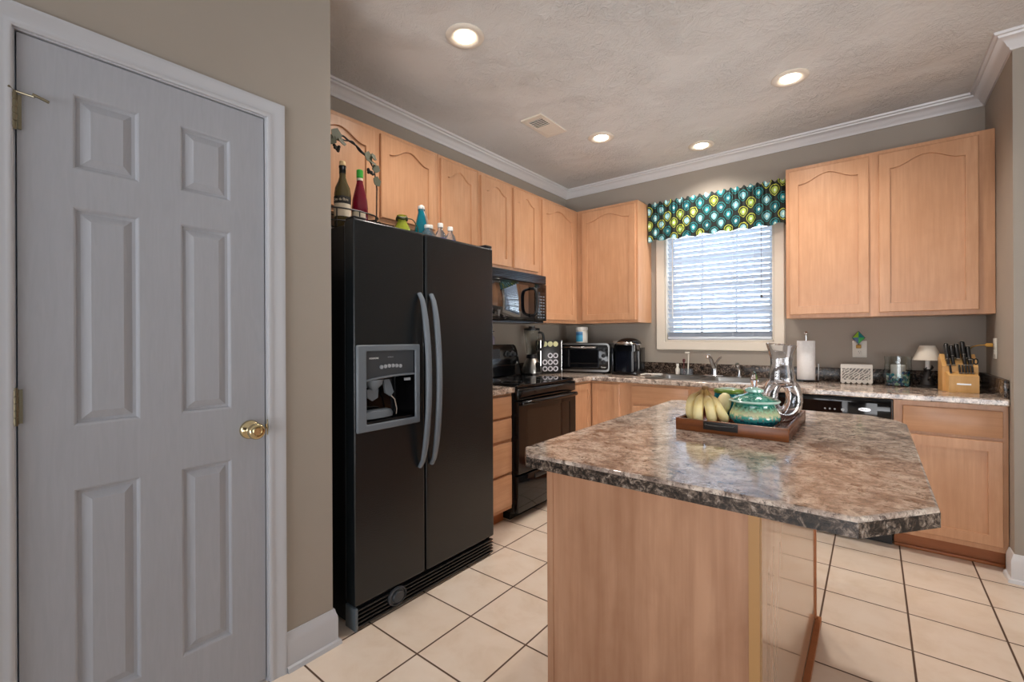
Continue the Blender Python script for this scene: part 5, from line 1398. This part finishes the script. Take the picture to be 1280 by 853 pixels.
# lidded ginger jar
gj = thing('lidded_jar', 'teal and cream mosaic lidded glass jar in the wooden tray', 'jar', (2.176, -2.262, TZ + 0.0105))
t = NT('teal_cream_mosaic_glass')
v = t.coords()
vor = t.new('TexVoronoi'); vor.inputs['Scale'].default_value = 150; t.link(v, vor.inputs['Vector'])
sepc = t.new('SeparateColor'); t.link(vor.outputs['Color'], sepc.inputs[0])
tc = t.new('TexCoord'); sp = t.new('SeparateXYZ'); t.link(tc.outputs['Object'], sp.inputs[0])
zz = t.math('DIVIDE', sp.outputs[2], 0.135)
band = t.ramp(zz, [(0.0, hexc('#0a5f78')), (0.16, hexc('#128494')), (0.30, hexc('#4fae9c')), (0.38, hexc('#cfd6a4')), (0.50, hexc('#86c0a0')), (0.60, hexc('#1d7f72')), (0.72, hexc('#4f9f8c')), (1.0, hexc('#8fc4b4'))])
band2 = t.ramp(zz, [(0.0, hexc('#1fa0a8')), (0.2, hexc('#0b4f66')), (0.35, hexc('#e3dfb4')), (0.55, hexc('#0f6b58')), (1.0, hexc('#2f8f80'))])
t.link(t.mix(t.math('GREATER_THAN', sepc.outputs[0], 0.55), band, band2), t.b.inputs['Base Color'])
t.b.inputs['Roughness'].default_value = 0.10; t.b.inputs['Coat Weight'].default_value = 0.6
t.bump(vor.outputs['Distance'], 0.25, 0.002)
M['mosaic'] = t.m
MB().lathe([(0.045, 0), (0.058, 0.004), (0.074, 0.014), (0.083, 0.030), (0.081, 0.046), (0.071, 0.066), (0.066, 0.080), (0.069, 0.088)], (0, 0, 0), 44).build('jar_body', M['mosaic'], gj, smooth=60)
MB().lathe([(0.078, 0.0885), (0.080, 0.092), (0.074, 0.098), (0.052, 0.108), (0.030, 0.116), (0.022, 0.120)], (0, 0, 0), 44).build('lid', M['mosaic'], gj, smooth=60)
MB().lathe([(0.0795, 0.0890), (0.0825, 0.0925), (0.0790, 0.0965)], (0, 0, 0), 44, cap=False).build('lid_rim', plain('frosted_aqua_glass', '#b9d8cc', 0.2), gj, 'frosted pale lid rim', smooth=60)
MB().lathe([(0.020, 0.1205), (0.030, 0.125), (0.030, 0.133), (0.018, 0.139), (0.010, 0.141)], (0, 0, 0), 28).build('lid_collar', plain('pale_aqua_glass', '#9fcfc0', 0.08, coat=1), gj, smooth=60)
MB().lathe([(0.006, 0.1412), (0.010, 0.150), (0.0135, 0.165), (0.011, 0.180), (0.004, 0.194), (0.001, 0.198)], (0, 0, 0), 8).build('finial', M['decanter_glass'], gj, 'clear crystal finial', smooth=20)

# decanter: clear crystal with an open oval hole through the body
def build_decanter():
    m_ = MB()
    # ring body (vertical oval loop) and flaring neck
    n = 40; pts = []; rad = []
    for i in range(n):
        a = 2 * PI * i / n - PI / 2
        up_ = (math.sin(a) + 1) / 2
        pts.append((0.050 * math.cos(a) * (1.0 - 0.12 * up_), 0, 0.095 + 0.066 * math.sin(a)))
        rad.append(0.0265 - 0.005 * up_)
    m_.tube(pts, rad, 16, closed=True)
    m_.lathe([(0.004, 0.140), (0.040, 0.143), (0.044, 0.160), (0.040, 0.190), (0.035, 0.220), (0.036, 0.245), (0.045, 0.280), (0.054, 0.310)], (0, 0, 0), 32, sy=0.8)
    bmesh.ops.recalc_face_normals(m_.bm, faces=m_.bm.faces)
    me = bpy.data.meshes.new('tmp'); m_.bm.to_mesh(me); m_.bm.free()
    o = bpy.data.objects.new('tmp', me); COL.objects.link(o)
    rm = o.modifiers.new('r', 'REMESH'); rm.mode = 'VOXEL'; rm.voxel_size = 0.0035
    sm = o.modifiers.new('s', 'SMOOTH'); sm.factor = 0.5; sm.iterations = 12
    dg = bpy.context.evaluated_depsgraph_get(); dg.update()
    me2 = bpy.data.meshes.new_from_object(o.evaluated_get(dg))
    bpy.data.objects.remove(o)
    b = bmesh.new(); b.from_mesh(me2)
    # slanted open mouth: left lip higher
    bmesh.ops.bisect_plane(b, geom=b.verts[:] + b.edges[:] + b.faces[:], plane_co=(0, 0, 0.296), plane_no=Vector((0.10, 0, 1)).normalized(), clear_outer=True)
    bmesh.ops.recalc_face_normals(b, faces=b.faces)
    out = MB(); out.bm.free(); out.bm = b
    return out
dc = thing('decanter', 'tall clear crystal decanter with an oval hole, in the wooden tray', 'decanter', (2.240, -2.105, TZ + 0.0105), 38.5)
me_b = build_decanter()
zmin = min(v.co.z for v in me_b.bm.verts)
me_b.move(Matrix.Translation((0, 0, -zmin)))
o = MB.build(me_b, 'crystal_body', M['decanter_glass'], dc, smooth=80, weld=False)
sd = o.modifiers.new('shell', 'SOLIDIFY'); sd.thickness = 0.0045; sd.offset = -1
